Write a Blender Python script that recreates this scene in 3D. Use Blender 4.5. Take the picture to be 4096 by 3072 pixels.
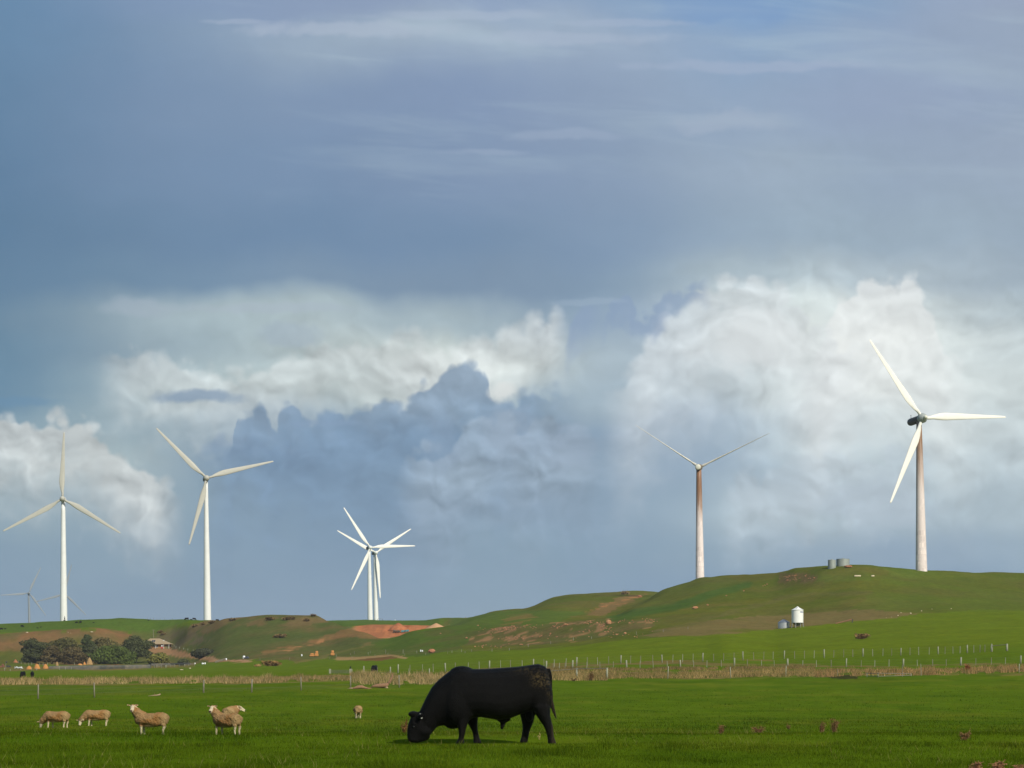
import bpy, bmesh, math, random
import numpy as np
from mathutils import Vector, Matrix, Euler
R = math.radians
random.seed(7); rng = np.random.default_rng(7)
SC = bpy.context.scene
COL = SC.collection
for o in list(bpy.data.objects): bpy.data.objects.remove(o)

# ------------------------------------------------------------------ camera
F = 9635.0; YH = 2727.0; HC = 1.5          # focal length in photo pixels, horizon row, eye height
cam = bpy.data.cameras.new('camera'); camo = bpy.data.objects.new('camera', cam); COL.objects.link(camo)
camo.location = (0, 0, HC); camo.rotation_euler = (R(90), 0, 0)
cam.sensor_fit = 'HORIZONTAL'; cam.sensor_width = 36.0; cam.lens = 36.0*F/4096
cam.shift_y = (YH-1536)/4096; cam.clip_start = 0.5; cam.clip_end = 40000
SC.camera = camo
SC.view_settings.view_transform = 'Standard'; SC.view_settings.look = 'None'
SC.view_settings.exposure = 0.0; SC.view_settings.gamma = 1.0
SC.cycles.use_denoising = True
SC.cycles.max_bounces = 5; SC.cycles.diffuse_bounces = 2; SC.cycles.glossy_bounces = 2
SC.cycles.transparent_max_bounces = 8; SC.cycles.volume_bounces = 0
SUN_EL, SUN_AZ = R(35), R(33)              # azimuth: degrees to the right of straight behind the camera
sunv = Vector((math.sin(SUN_AZ)*math.cos(SUN_EL), -math.cos(SUN_AZ)*math.cos(SUN_EL), math.sin(SUN_EL)))
sl = bpy.data.lights.new('sun', 'SUN'); sl.energy = 4.2; sl.angle = R(0.5); sl.color = (1.0, 0.95, 0.85)
so = bpy.data.objects.new('sun', sl); COL.objects.link(so); so.rotation_euler = sunv.to_track_quat('Z', 'Y').to_euler()

def lin(c):
    c = np.asarray(c, float)/255.0
    return np.where(c <= 0.04045, c/12.92, ((c+0.055)/1.055)**2.4)
def L4(c): v = lin(c); return (float(v[0]), float(v[1]), float(v[2]), 1.0)
def alb(c, k=0.86): return tuple(float(x) for x in np.minimum(lin(c)/(k*1.16), 0.85))

# ------------------------------------------------------------------ node helpers
class NT:
    def __init__(s, tree): s.t = tree; s.n = tree.nodes; s.l = tree.links
    def node(s, typ, **kw):
        n = s.n.new(typ)
        for k, v in kw.items(): setattr(n, k, v)
        return n
    def put(s, sock, v):
        if v is None: return
        if hasattr(v, 'is_linked') or isinstance(v, bpy.types.NodeSocket): s.l.new(v, sock)
        else: sock.default_value = v
    def m(s, op, a, b=None, c=None, clamp=False):
        n = s.node('ShaderNodeMath', operation=op, use_clamp=clamp)
        s.put(n.inputs[0], a); s.put(n.inputs[1], b); s.put(n.inputs[2], c); return n.outputs[0]
    def vm(s, op, a, b=None, sc=None):
        n = s.node('ShaderNodeVectorMath', operation=op)
        s.put(n.inputs[0], a); s.put(n.inputs[1], b)
        if sc is not None: s.put(n.inputs['Scale'], sc)
        return n.outputs[0]
    def noise(s, vec, scale=1.0, detail=4.0, rough=0.5, dist=0.0, out='Fac', lac=2.0):
        n = s.node('ShaderNodeTexNoise'); s.put(n.inputs['Vector'], vec)
        n.inputs['Scale'].default_value = scale; n.inputs['Detail'].default_value = detail
        n.inputs['Roughness'].default_value = rough; n.inputs['Distortion'].default_value = dist
        n.inputs['Lacunarity'].default_value = lac
        return n.outputs[out]
    def rng(s, v, a, b, c=0.0, d=1.0, smooth=False):
        n = s.node('ShaderNodeMapRange', interpolation_type='SMOOTHSTEP' if smooth else 'LINEAR')
        s.put(n.inputs[0], v)
        for i, x in enumerate((a, b, c, d)): s.put(n.inputs[1+i], x)
        return n.outputs[0]
    def mix(s, f, a, b, mode='MIX'):
        n = s.node('ShaderNodeMix', data_type='RGBA', blend_type=mode)
        s.put(n.inputs[0], f); s.put(n.inputs[6], a); s.put(n.inputs[7], b); return n.outputs[2]
    def comb(s, x, y, z=0.0):
        n = s.node('ShaderNodeCombineXYZ')
        s.put(n.inputs[0], x); s.put(n.inputs[1], y); s.put(n.inputs[2], z); return n.outputs[0]
    def sep(s, v):
        n = s.node('ShaderNodeSeparateXYZ'); s.put(n.inputs[0], v); return n.outputs
    def ramp(s, f, stops, interp='LINEAR'):
        n = s.node('ShaderNodeValToRGB'); cr = n.color_ramp; cr.interpolation = interp
        while len(cr.elements) > 1: cr.elements.remove(cr.elements[-1])
        for i, (p, c) in enumerate(stops):
            e = cr.elements[0] if i == 0 else cr.elements.new(p)
            e.position = p; e.color = c
        s.put(n.inputs[0], f); return n.outputs[0]
    def curve(s, f, pts):
        n = s.node('ShaderNodeFloatCurve'); cu = n.mapping.curves[0]
        cu.points[0].location = pts[0]; cu.points[-1].location = pts[-1]
        for p in pts[1:-1]: cu.points.new(*p)
        n.mapping.use_clip = False; n.mapping.update()
        s.put(n.inputs['Value'], f); return n.outputs[0]

# ------------------------------------------------------------------ world: sky texture behind procedural cloud
W = bpy.data.worlds.new('World'); SC.world = W; W.use_nodes = True
w = NT(W.node_tree); w.n.clear()
sky = w.node('ShaderNodeTexSky', sky_type='NISHITA', sun_disc=False)
sky.sun_elevation = SUN_EL; sky.sun_rotation = math.pi - SUN_AZ
skycol = w.vm('SCALE', sky.outputs[0], sc=0.09)
D = w.sep(w.node('ShaderNodeTexCoord').outputs['Generated'])
dy = w.m('MAXIMUM', D[1], 0.05)
SX = w.m('DIVIDE', D[0], dy); SZ = w.m('DIVIDE', D[2], dy)
U = w.m('MULTIPLY_ADD', SX, F/1000, 2.048)            # thousands of photo pixels
V = w.m('MULTIPLY_ADD', SZ, -F/1000, YH/1000)
P = w.comb(U, V, 0.0)
wn = w.vm('SUBTRACT', w.noise(P, 1.5, 4, 0.5, out='Color'), (0.5, 0.5, 0.5))
P2 = w.vm('ADD', P, w.vm('MULTIPLY', wn, (0.55, 0.34, 0.0)))
s2 = w.sep(P2); U2 = w.m('DIVIDE', s2[0], 4.096); V2 = s2[1]
GX = [0, 500, 1000, 1500, 2000, 2500, 3000, 3500, 4096]
GRID = [
 (0,    [(106,138,174),(125,148,182),(136,155,188),(142,158,190),(142,160,194),(138,160,194),(126,154,196),(138,158,192),(150,160,188)]),
 (140,  [(106,137,172),(122,146,178),(142,161,188),(158,174,196),(158,174,198),(152,168,195),(138,159,193),(142,158,190),(148,160,186)]),
 (400,  [(102,132,166),(118,142,175),(127,148,180),(131,150,183),(134,152,185),(142,158,187),(144,160,189),(145,158,188),(146,159,187)]),
 (650,  [(98,128,162),(114,139,172),(121,144,177),(125,146,179),(131,150,182),(137,154,183),(152,166,189),(148,162,187),(150,162,187)]),
 (950,  [(95,126,159),(107,134,166),(112,138,171),(115,140,173),(121,144,175),(131,151,180),(149,165,187),(151,166,186),(152,166,187)]),
 (1130, [(99,129,160),(112,139,168),(122,146,174),(126,148,175),(126,147,174),(138,158,182),(172,186,199),(178,190,202),(160,174,191)]),
 (1260, [(106,135,162),(152,170,184),(172,188,197),(168,184,195),(160,177,191),(148,167,190),(198,209,215),(212,220,224),(174,187,198)]),
 (1420, [(107,138,165),(142,162,179),(172,188,197),(196,207,210),(204,212,211),(166,182,197),(206,214,218),(224,230,230),(190,201,208)]),
 (1570, [(105,138,166),(158,177,189),(180,195,201),(186,199,203),(168,184,196),(160,177,193),(190,202,209),(214,221,223),(196,206,211)]),
 (1720, [(140,164,181),(148,168,182),(138,160,180),(124,149,175),(126,151,177),(142,162,186),(160,177,194),(190,202,209),(192,203,210)]),
 (1870, [(160,179,190),(165,182,192),(126,150,175),(125,149,174),(144,164,183),(136,158,183),(150,169,189),(172,188,200),(182,195,205)]),
 (2050, [(150,171,186),(146,166,182),(138,161,182),(125,150,178),(134,157,182),(134,157,182),(164,181,195),(162,179,194),(168,184,198)]),
 (2200, [(132,156,179),(136,159,180),(132,156,180),(127,151,178),(133,157,180),(131,155,180),(147,167,187),(144,164,188),(152,171,191)]),
 (2400, [(127,152,178),(129,153,178),(130,154,180),(131,155,181),(134,158,182),(129,153,182),(125,150,180),(122,148,180),(125,151,181)]),
]
gc = None; prev = None
for row, cs in GRID:
    cc = []
    for x, c in zip(GX, cs):
        k = max(0.0, min(1.0, (x-2300)/500))*max(0.0, min(1.0, (row-1200)/150))*max(0.0, min(1.0, (2150-row)/250))   # the broad right-hand bank
        k2 = max(0.0, min(1.0, (x-1900)/1200))*(1 if row < 1100 else 0.4)
        cc.append((min(x/4096, 1.0), L4((c[0]-2+k*12+k2*4, c[1]+k*10+k2*6, c[2]-3+k*9+k2*5))))
    rc = w.ramp(U2, cc, 'CARDINAL')
    if gc is None: gc = rc
    else: gc = w.mix(w.rng(V2, prev/1000, row/1000, smooth=True), gc, rc)
    prev = row
# billow relief: the same noise read twice, a little apart towards the light
PB = w.vm('MULTIPLY', P2, (1.0, 1.35, 1.0))
def voro(vec, scale, det=2.0, sm=0.6):
    n = w.node('ShaderNodeTexVoronoi', feature='SMOOTH_F1', voronoi_dimensions='2D'); w.put(n.inputs['Vector'], vec)
    n.inputs['Scale'].default_value = scale; n.inputs['Detail'].default_value = det; n.inputs['Roughness'].default_value = 0.5; n.inputs['Smoothness'].default_value = sm
    return n.outputs['Distance']
PV = w.vm('ADD', PB, w.vm('SCALE', w.vm('SUBTRACT', w.noise(P, 6.0, 4, 0.55, out='Color'), (0.5, 0.5, 0.5)), sc=0.12))
nA = w.m('ADD', w.noise(PB, 3.0, 6, 0.5), w.m('MULTIPLY', voro(PV, 5.0), -0.55))
PVb = w.vm('ADD', PV, (0.03, -0.05, 0.0)); nB = w.m('ADD', w.noise(w.vm('ADD', PB, (0.035, -0.06, 0.0)), 3.0, 6, 0.5), w.m('MULTIPLY', voro(PVb, 5.0), -0.55))
rel = w.m('SUBTRACT', nA, nB)
mot = w.m('SUBTRACT', w.noise(PB, 1.9, 5, 0.52, 0.2), 0.5)
lum = w.sep(gc)[0]
amp = w.rng(lum, 0.24, 0.55, 0.0, 1.0, True)
relk = w.m('MULTIPLY', rel, w.rng(amp, 0, 1, 0.03, 0.42))
motk = w.m('MULTIPLY', mot, w.rng(amp, 0, 1, 0.07, 0.36))
gc = w.vm('SCALE', gc, sc=w.m('ADD', w.m('ADD', relk, motk), 1.0))
# cirrus streaks: stretched noise across the top
PC = w.vm('MULTIPLY', w.comb(w.m('ADD', U, w.m('MULTIPLY', V, 0.0)), w.m('SUBTRACT', V, w.m('MULTIPLY', U, 0.085))), (0.55, 4.2, 1.0))
ci = w.rng(w.noise(PC, 1.5, 7, 0.55, 0.5), 0.48, 0.75, 0, 1, True)
cw = w.m('MULTIPLY', w.rng(V, 1.05, 0.35, 0, 1, True), w.rng(U, 0.6, 1.5, 0.05, 1, True))
gc = w.mix(w.m('MULTIPLY', w.m('MULTIPLY', ci, cw), 0.36), gc, L4((180,199,211)))

def cloud_edge(pts, xw, yfade, puff, soft, seed, inv=False):
    """mask of a cloud whose upper outline runs through pts (photo pixels), torn by noise."""
    off = w.vm('ADD', P, (seed*3.7, seed*1.3, 0.0))
    d1 = w.vm('SUBTRACT', w.noise(off, 6.0, 7, 0.60, out='Color'), (0.5, 0.5, 0.5))
    q = w.sep(w.vm('ADD', P, w.vm('SCALE', d1, sc=puff/1000*1.25)))
    e = w.curve(w.m('DIVIDE', q[0], 4.096), [(x/4096, y/3072) for x, y in pts])
    dv = w.m('SUBTRACT', q[1], w.m('MULTIPLY', e, 3.072))
    dv = w.m('ADD', dv, w.m('MULTIPLY', w.m('SUBTRACT', 0.20, w.m('POWER', voro(w.vm('ADD', off, w.vm('SCALE', d1, sc=0.04)), 10.5, 1.3, 0.25), 2.0)), puff/1000*1.15))
    mk = w.rng(dv, -soft/1000, soft/1000, 0, 1, True)
    mk = w.m('MULTIPLY', mk, w.rng(dv, yfade[0]/1000, yfade[1]/1000, 1, 0, True))
    mk = w.m('MULTIPLY', mk, w.rng(q[0], xw[0]/1000, xw[1]/1000, 0, 1, True))
    mk = w.m('MULTIPLY', mk, w.rng(q[0], xw[2]/1000, xw[3]/1000, 1, 0, True))
    return mk, dv
def tint(c, k):   # texture on a layer colour
    return w.vm('SCALE', L4(c)[:3], sc=w.m('ADD', w.m('MULTIPLY', w.m('ADD', rel, w.m('MULTIPLY', mot, 0.5)), k), 1.0))
# left cumulus
mk, dv = cloud_edge([(0,1668),(90,1668),(150,1690),(200,1655),(300,1652),(400,1720),(470,1800),(560,1865),(650,1900),(800,2000),(4096,2000)],
                    (-400,-300,600,760), (60, 470), 56, 28, 2)
gc = w.mix(w.m('MULTIPLY', mk, 0.80), gc, tint((204,209,208), 1.0))
# right towering cumulus
mk, dv = cloud_edge([(0,1600),(3100,1560),(3260,1420),(3330,1240),(3420,1150),(3480,1105),(3560,1118),(3640,1100),(3690,1170),(3730,1260),(3800,1400),(3950,1520),(4096,1600)],
                    (3150,3330,3640,3960), (160, 800), 60, 30, 5)
gc = w.mix(w.m('MULTIPLY', mk, 0.66), gc, tint((236,239,238), 0.35))
# middle cumulus head
mk, dv = cloud_edge([(0,1700),(2440,1560),(2560,1400),(2640,1260),(2700,1210),(2780,1180),(2860,1120),(2960,1090),(3080,1110),(3180,1190),(3300,1300),(4096,1500)],
                    (2380,2600,3200,3600), (120, 760), 60, 40, 9)
gc = w.mix(w.m('MULTIPLY', mk, 0.62), gc, tint((218,225,228), 0.6))
# blue-grey wisps in front of it
mk, dv = cloud_edge([(0,1400),(2400,1300),(2440,1190),(2500,1180),(2540,1235),(2600,1240),(2660,1180),(2740,1140),(2820,1105),(2900,1200),(4096,1400)],
                    (2390,2450,2760,2860), (30, 130), 46, 14, 4)
gc = w.mix(w.m('MULTIPLY', mk, 0.62), gc, L4((136,158,188)))
mk, dv = cloud_edge([(0,1500),(2240,1420),(2280,1290),(2330,1230),(2400,1210),(2480,1300),(4096,1500)],
                    (2250,2290,2330,2440), (40, 210), 46, 20, 11)
gc = w.mix(w.m('MULTIPLY', mk, 0.6), gc, L4((140,161,190)))
# bright cumulus edge above the dark mass
mk, dv = cloud_edge([(0,1600),(1380,1480),(1500,1420),(1650,1400),(1800,1390),(1950,1330),(2060,1290),(2150,1250),(2230,1240),(2290,1300),(2330,1450),(4096,1600)],
                    (1450,1700,2200,2290), (90, 360), 40, 40, 6)
gc = w.mix(w.m('MULTIPLY', mk, 0.62), gc, tint((222,228,228), 0.9))
mk, dv = cloud_edge([(0,1900),(760,1790),(800,1755),(880,1735),(980,1735),(1080,1760),(4096,1900)], (760,860,1150,1400), (30, 120), 60, 14, 8)
gc = w.mix(w.m('MULTIPLY', mk, 0.75), gc, L4((120,148,177)))
d_sm = w.vm('SUBTRACT', w.noise(P, 5.0, 6, 0.6, out='Color'), (0.5, 0.5, 0.5))
mk, dv = cloud_edge([(0,1500),(380,1420),(500,1400),(650,1420),(800,1460),(950,1480),(1100,1440),(1250,1390),(1380,1350),(1500,1370),(1620,1330),(1760,1340),(4096,1500)],
                    (340,560,1640,1800), (60, 420), 60, 40, 15)
gc = w.mix(w.m('MULTIPLY', mk, 0.58), gc, tint((210,217,217), 0.8))
# dark mass with the puffy top
mk, dv = cloud_edge([(0,1900),(820,1800),(925,1780),(945,1650),(1000,1612),(1060,1625),(1090,1690),(1130,1630),(1190,1615),(1230,1660),(1300,1625),(1400,1635),
                     (1520,1605),(1640,1600),(1690,1520),(1740,1490),(1810,1462),(1900,1462),(1945,1500),(1965,1590),(2010,1610),(2080,1575),(2160,1560),(2260,1545),(2340,1600),(4096,1800)],
                    (740,1000,2060,2360), (110, 680), 50, 22, 1)
gc = w.mix(w.m('MULTIPLY', mk, 0.80), gc, tint((119,146,174), 0.6))
mk, dv = cloud_edge([(0,2100),(1560,1950),(1620,1820),(1680,1760),(1740,1790),(1800,1770),(1860,1700),(1930,1650),(2020,1640),(2090,1690),(2160,1662),(2250,1668),(2330,1700),(2420,1780),(4096,2100)],
                    (1560,1700,2250,2500), (120, 640), 50, 26, 12)
gc = w.mix(w.m('MULTIPLY', mk, 0.62), gc, tint((156,174,191), 0.9))
mk, dv = cloud_edge([(0,2300),(2820,2060),(2900,1960),(2980,1890),(3080,1860),(3200,1800),(3330,1780),(3450,1830),(3600,1760),(3800,1800),(4096,1850)],
                    (2860,2960,3600,3800), (160, 400), 60, 34, 14)
gc = w.mix(w.m('MULTIPLY', mk, 0.45), gc, tint((190,203,212), 0.9))
def smear(cx, cy, rx, ry, col, k, seed):
    d1 = d_sm
    q = w.vm('ADD', P, w.vm('MULTIPLY', d1, (rx/1000*1.8, ry/1000*3.2, 0)))
    q = w.vm('MULTIPLY', w.vm('SUBTRACT', q, (cx/1000, cy/1000, 0)), (1000/rx, 1000/ry, 0))
    ln = w.node('ShaderNodeVectorMath', operation='LENGTH'); w.put(ln.inputs[0], q)
    return w.m('MULTIPLY', w.rng(ln.outputs['Value'], 1.25, 0.45, 0, 1, True), k), L4(col)
for a in [(800,1588,190,30,(128,152,178),0.75,1), (1150,1335,130,45,(160,177,192),0.5,2), (2010,1570,60,45,(226,230,228),0.8,4),
          (1290,1692,170,14,(134,158,186),0.45,5), (3150,1990,260,85,(186,199,208),0.38,6), (3500,2010,260,110,(176,190,203),0.45,7),
          (2050,1740,120,110,(156,173,192),0.42,8), (2270,1810,130,95,(154,171,191),0.38,9), (1770,1800,80,120,(142,162,186),0.3,10), (3000,1360,230,120,(226,231,232),0.5,12),
          (1100,1230,420,24,(170,184,197),0.5,13), (560,1235,160,40,(165,180,194),0.5,14), (2350,1205,150,16,(165,184,203),0.3,15),
          (2900,480,230,50,(166,180,199),0.5,16), (2250,545,260,26,(158,174,197),0.45,17), (1950,610,180,14,(158,174,197),0.4,18),
          (2900,40,320,55,(120,152,196),0.4,19), (60,1610,180,25,(104,142,172),0.6,20), (1400,115,420,40,(176,189,207),0.55,21),
          (2250,150,420,30,(172,186,206),0.5,22), (3050,260,480,26,(166,180,203),0.5,23), (1850,60,350,22,(172,186,206),0.45,24),
          (950,85,150,12,(168,182,203),0.45,25), (2500,90,260,16,(166,181,204),0.45,26)]:
    mk, c = smear(*a); gc = w.mix(mk, gc, c)
front = w.rng(D[1], 0.2, 0.75, 0.55, 1.0, True)
bg = w.node('ShaderNodeBackground')
w.put(bg.inputs[0], w.mix(front, skycol, gc)); bg.inputs[1].default_value = 1.0
w.l.new(bg.outputs[0], w.node('ShaderNodeOutputWorld').inputs[0])
W.cycles.sampling_method = 'MANUAL'; W.cycles.sample_map_resolution = 512

# ------------------------------------------------------------------ numpy noise
def _h(ix, iy, s):
    n = (ix.astype(np.int64)*374761393 + iy.astype(np.int64)*668265263 + s*974634777) & 0xffffffff
    n = ((n ^ (n >> 13))*1274126177) & 0xffffffff
    return ((n ^ (n >> 16)) & 0xffff)/65535.0
def vnoise(x, y, s=0):
    x = np.asarray(x, float); y = np.asarray(y, float)
    ix = np.floor(x); iy = np.floor(y); fx = x-ix; fy = y-iy
    fx = fx*fx*(3-2*fx); fy = fy*fy*(3-2*fy)
    a = _h(ix, iy, s); b = _h(ix+1, iy, s); c = _h(ix, iy+1, s); d = _h(ix+1, iy+1, s)
    return (a+(b-a)*fx)+((c+(d-c)*fx)-(a+(b-a)*fx))*fy
def fbm(x, y, s=0, o=4, g=0.5):
    t = 0; a = 1; n = 0
    for k in range(o):
        t = t + a*vnoise(x*2**k+k*17.3, y*2**k-k*9.1, s+k); n += a; a *= g
    return t/n
def sstep(a, b, x):
    t = np.clip((x-a)/(b-a), 0, 1); return t*t*(3-2*t)

# ------------------------------------------------------------------ terrain
NEAR = [(8,3560),(20,3240),(25,3160),(33,3072),(45.5,2974),(48.5,2941),(60,2939.5),(81,2937.5),(107,2908),(148,2870),(200,2796)]
COLS = [
 (-9000,[(260,2745),(450,2700),(800,2660),(1100,2600),(1500,2560),(2600,2600),(6000,2650)]),
 (-1500,[(260,2745),(330,2716),(500,2702),(700,2684),(850,2668),(940,2645),(1030,2560),(1140,2520),(1500,2560),(2600,2590),(6000,2650)]),
 (0,    [(260,2742),(330,2716),(500,2702),(700,2684),(850,2666),(940,2645),(985,2600),(1030,2534),(1060,2531),(1120,2497),(1200,2510),(1500,2550),(2600,2582),(6000,2650)]),
 (250,  [(260,2742),(330,2715),(500,2700),(700,2683),(850,2668),(940,2650),(985,2600),(1030,2521),(1060,2519),(1120,2484),(1200,2498),(1500,2540),(2600,2580),(6000,2650)]),
 (370,  [(260,2742),(330,2714),(500,2700),(700,2683),(850,2668),(940,2650),(985,2600),(1030,2513),(1060,2511),(1100,2475),(1180,2490),(1500,2540),(2600,2580),(6000,2650)]),
 (500,  [(260,2742),(330,2713),(500,2698),(700,2682),(850,2667),(940,2652),(985,2612),(1030,2545),(1055,2536),(1095,2475),(1170,2492),(1500,2540),(2600,2580),(6000,2650)]),
 (610,  [(260,2742),(330,2712),(500,2697),(700,2680),(850,2664),(930,2648),(965,2612),(1000,2594),(1015,2590),(1055,2545),(1090,2477),(1160,2494),(1500,2540),(2600,2580),(6000,2650)]),
 (680,  [(260,2741),(330,2711),(500,2696),(700,2678),(850,2662),(925,2645),(960,2612),(1000,2594),(1012,2590),(1050,2535),(1085,2478),(1160,2496),(1500,2540),(2600,2580),(6000,2650)]),
 (760,  [(260,2741),(330,2710),(500,2695),(700,2674),(850,2655),(900,2640),(940,2595),(1000,2520),(1030,2500),(1080,2480),(1150,2490),(1500,2540),(2600,2580),(6000,2650)]),
 (830,  [(260,2740),(330,2709),(500,2693),(700,2668),(800,2650),(850,2635),(900,2592),(960,2525),(1000,2489),(1040,2480),(1120,2492),(1500,2540),(2600,2580),(6000,2650)]),
 (900,  [(260,2740),(330,2708),(500,2690),(700,2662),(780,2646),(850,2605),(900,2550),(950,2492),(970,2476),(1040,2484),(1150,2510),(1500,2530),(2600,2580),(6000,2650)]),
 (1000, [(260,2740),(330,2706),(500,2686),(700,2655),(770,2638),(830,2595),(900,2525),(955,2466),(1000,2474),(1100,2510),(1500,2510),(2600,2580),(6000,2650)]),
 (1100, [(260,2740),(330,2705),(500,2684),(700,2652),(760,2634),(830,2585),(900,2510),(955,2457),(1000,2464),(1100,2510),(1500,2500),(1620,2495),(2600,2580),(6000,2650)]),
 (1262, [(260,2740),(330,2703),(500,2682),(700,2645),(760,2630),(830,2580),(900,2505),(945,2461),(990,2475),(1100,2520),(1300,2508),(1600,2487),(1700,2495),(2600,2580),(6000,2650)]),
 (1327, [(260,2742),(330,2701),(500,2680),(690,2643),(760,2628),(830,2575),(890,2508),(920,2487),(960,2505),(1100,2530),(1250,2512),(1590,2485),(1700,2494),(2600,2580),(6000,2650)]),
 (1380, [(260,2742),(330,2700),(500,2678),(680,2642),(750,2626),(810,2580),(870,2522),(900,2508),(950,2530),(1120,2540),(1170,2510),(1250,2499),(1600,2485),(1700,2494),(2600,2580),(6000,2650)]),
 (1442, [(260,2742),(330,2699),(500,2676),(670,2640),(740,2622),(800,2575),(850,2532),(875,2525),(930,2550),(1130,2552),(1160,2535),(1180,2506),(1250,2499),(1600,2484),(1700,2494),(2600,2580),(6000,2650)]),
 (1546, [(260,2742),(330,2697),(500,2674),(660,2636),(730,2615),(790,2575),(840,2555),(880,2568),(1100,2554),(1150,2544),(1180,2502),(1250,2497),(1600,2486),(1700,2495),(2600,2580),(6000,2650)]),
 (1668, [(260,2742),(330,2694),(500,2672),(640,2632),(710,2602),(770,2552),(820,2523),(870,2533),(1110,2537),(1155,2530),(1185,2502),(1250,2499),(1560,2486),(1650,2495),(2600,2580),(6000,2650)]),
 (1790, [(260,2742),(330,2690),(500,2665),(620,2628),(690,2594),(760,2542),(820,2506),(870,2514),(1110,2516),(1180,2507),(1400,2472),(1500,2480),(2600,2580),(6000,2650)]),
 (1900, [(260,2741),(330,2686),(500,2655),(600,2622),(680,2588),(730,2545),(820,2500),(950,2484),(1300,2469),(1420,2480),(2600,2580),(6000,2650)]),
 (1989, [(270,2738),(330,2684),(450,2656),(590,2612),(680,2582),(730,2525),(820,2492),(950,2470),(1120,2445),(1250,2458),(2600,2580),(6000,2650)]),
 (2093, [(280,2732),(340,2682),(450,2650),(580,2605),(670,2572),(715,2512),(800,2480),(950,2455),(1120,2436),(1250,2450),(2600,2580),(6000,2650)]),
 (2213, [(295,2726),(350,2676),(450,2642),(570,2595),(655,2562),(700,2500),(780,2476),(880,2455),(1000,2415),(1100,2392),(1220,2408),(2600,2580),(6000,2650)]),
 (2300, [(295,2724),(350,2674),(450,2638),(560,2588),(645,2555),(690,2494),(760,2476),(880,2456),(1000,2405),(1100,2378),(1220,2395),(2600,2580),(6000,2650)]),
 (2446, [(295,2722),(350,2674),(450,2632),(550,2572),(630,2540),(680,2488),(730,2470),(800,2468),(900,2442),(1020,2392),(1120,2368),(1250,2385),(2600,2580),(6000,2650)]),
 (2540, [(295,2721),(355,2672),(450,2628),(545,2564),(620,2530),(670,2485),(740,2452),(810,2425),(860,2432),(950,2410),(1120,2364),(1250,2380),(2600,2580),(6000,2650)]),
 (2655, [(295,2720),(360,2670),(450,2620),(540,2556),(610,2520),(670,2478),(740,2432),(820,2385),(890,2360),(960,2380),(1130,2372),(1250,2385),(2600,2580),(6000,2650)]),
 (2735, [(295,2719),(360,2668),(450,2615),(540,2550),(610,2514),(670,2470),(740,2418),(820,2362),(910,2334),(1000,2350),(1250,2400),(2600,2580),(6000,2650)]),
 (2824, [(295,2718),(360,2666),(450,2610),(540,2544),(610,2508),(670,2462),(740,2405),(820,2340),(920,2309),(1010,2320),(1250,2400),(2600,2580),(6000,2650)]),
 (2900, [(295,2717),(358,2664),(440,2608),(530,2542),(605,2508),(665,2462),(735,2402),(815,2338),(885,2303),(980,2318),(1250,2400),(2600,2580),(6000,2650)]),
 (3093, [(290,2715),(350,2666),(400,2640),(500,2575),(590,2520),(640,2490),(720,2410),(790,2345),(852,2292),(930,2304),(1250,2400),(2600,2580),(6000,2650)]),
 (3190, [(290,2713),(345,2668),(390,2636),(490,2572),(590,2514),(640,2487),(708,2412),(768,2342),(818,2275),(890,2288),(1250,2400),(2600,2580),(6000,2650)]),
 (3304, [(290,2711),(340,2670),(390,2634),(490,2568),(590,2508),(637,2482),(697,2410),(752,2330),(792,2262),(855,2274),(1250,2400),(2600,2580),(6000,2650)]),
 (3444, [(285,2709),(335,2670),(390,2629),(490,2562),(590,2500),(630,2470),(690,2400),(750,2315),(785,2259),(850,2271),(1250,2400),(2600,2580),(6000,2650)]),
 (3649, [(280,2706),(330,2672),(380,2625),(480,2556),(590,2488),(640,2450),(700,2390),(760,2320),(805,2276),(880,2290),(1250,2400),(2600,2580),(6000,2650)]),
 (3854, [(275,2704),(325,2668),(375,2618),(480,2548),(590,2480),(640,2446),(700,2400),(770,2330),(825,2289),(900,2300),(1250,2400),(2600,2580),(6000,2650)]),
 (4096, [(270,2700),(320,2662),(370,2606),(480,2538),(590,2474),(640,2445),(710,2400),(780,2335),(835,2295),(900,2306),(1250,2400),(2600,2580),(6000,2650)]),
 (5600, [(270,2700),(320,2665),(400,2620),(600,2520),(760,2420),(900,2380),(1250,2450),(2600,2580),(6000,2650)]),
 (14000,[(270,2720),(500,2660),(900,2560),(1250,2560),(2600,2600),(6000,2650)]),
]
def pchip(x, y, xi):
    x = np.asarray(x, float); y = np.asarray(y, float)
    h = np.diff(x); dl = np.diff(y, axis=0)/(h.reshape((-1,)+(1,)*(y.ndim-1))); d = np.zeros_like(y)
    w1 = (2*h[1:]+h[:-1]).reshape((-1,)+(1,)*(y.ndim-1)); w2 = (h[1:]+2*h[:-1]).reshape((-1,)+(1,)*(y.ndim-1))
    a, b = dl[:-1], dl[1:]; ok = a*b > 0
    with np.errstate(divide='ignore', invalid='ignore'):
        hm = (w1+w2)/(w1/np.where(a == 0, 1e-9, a)+w2/np.where(b == 0, 1e-9, b))
    d[1:-1] = np.where(ok, hm, 0); d[0] = dl[0]; d[-1] = dl[-1]
    i = np.clip(np.searchsorted(x, xi)-1, 0, len(x)-2); t = (xi-x[i])/h[i]; t = np.clip(t, 0, 1)
    sh = (-1,)+(1,)*(y.ndim-1); t = t.reshape(sh); hh = h[i].reshape(sh)
    return (y[i]*(2*t**3-3*t**2+1)+hh*d[i]*(t**3-2*t**2+t)+y[i+1]*(-2*t**3+3*t**2)+hh*d[i+1]*(t**3-t**2))
DG = np.exp(np.linspace(math.log(8), math.log(6000), 900)); LDG = np.log(DG)
Zc = []
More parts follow.
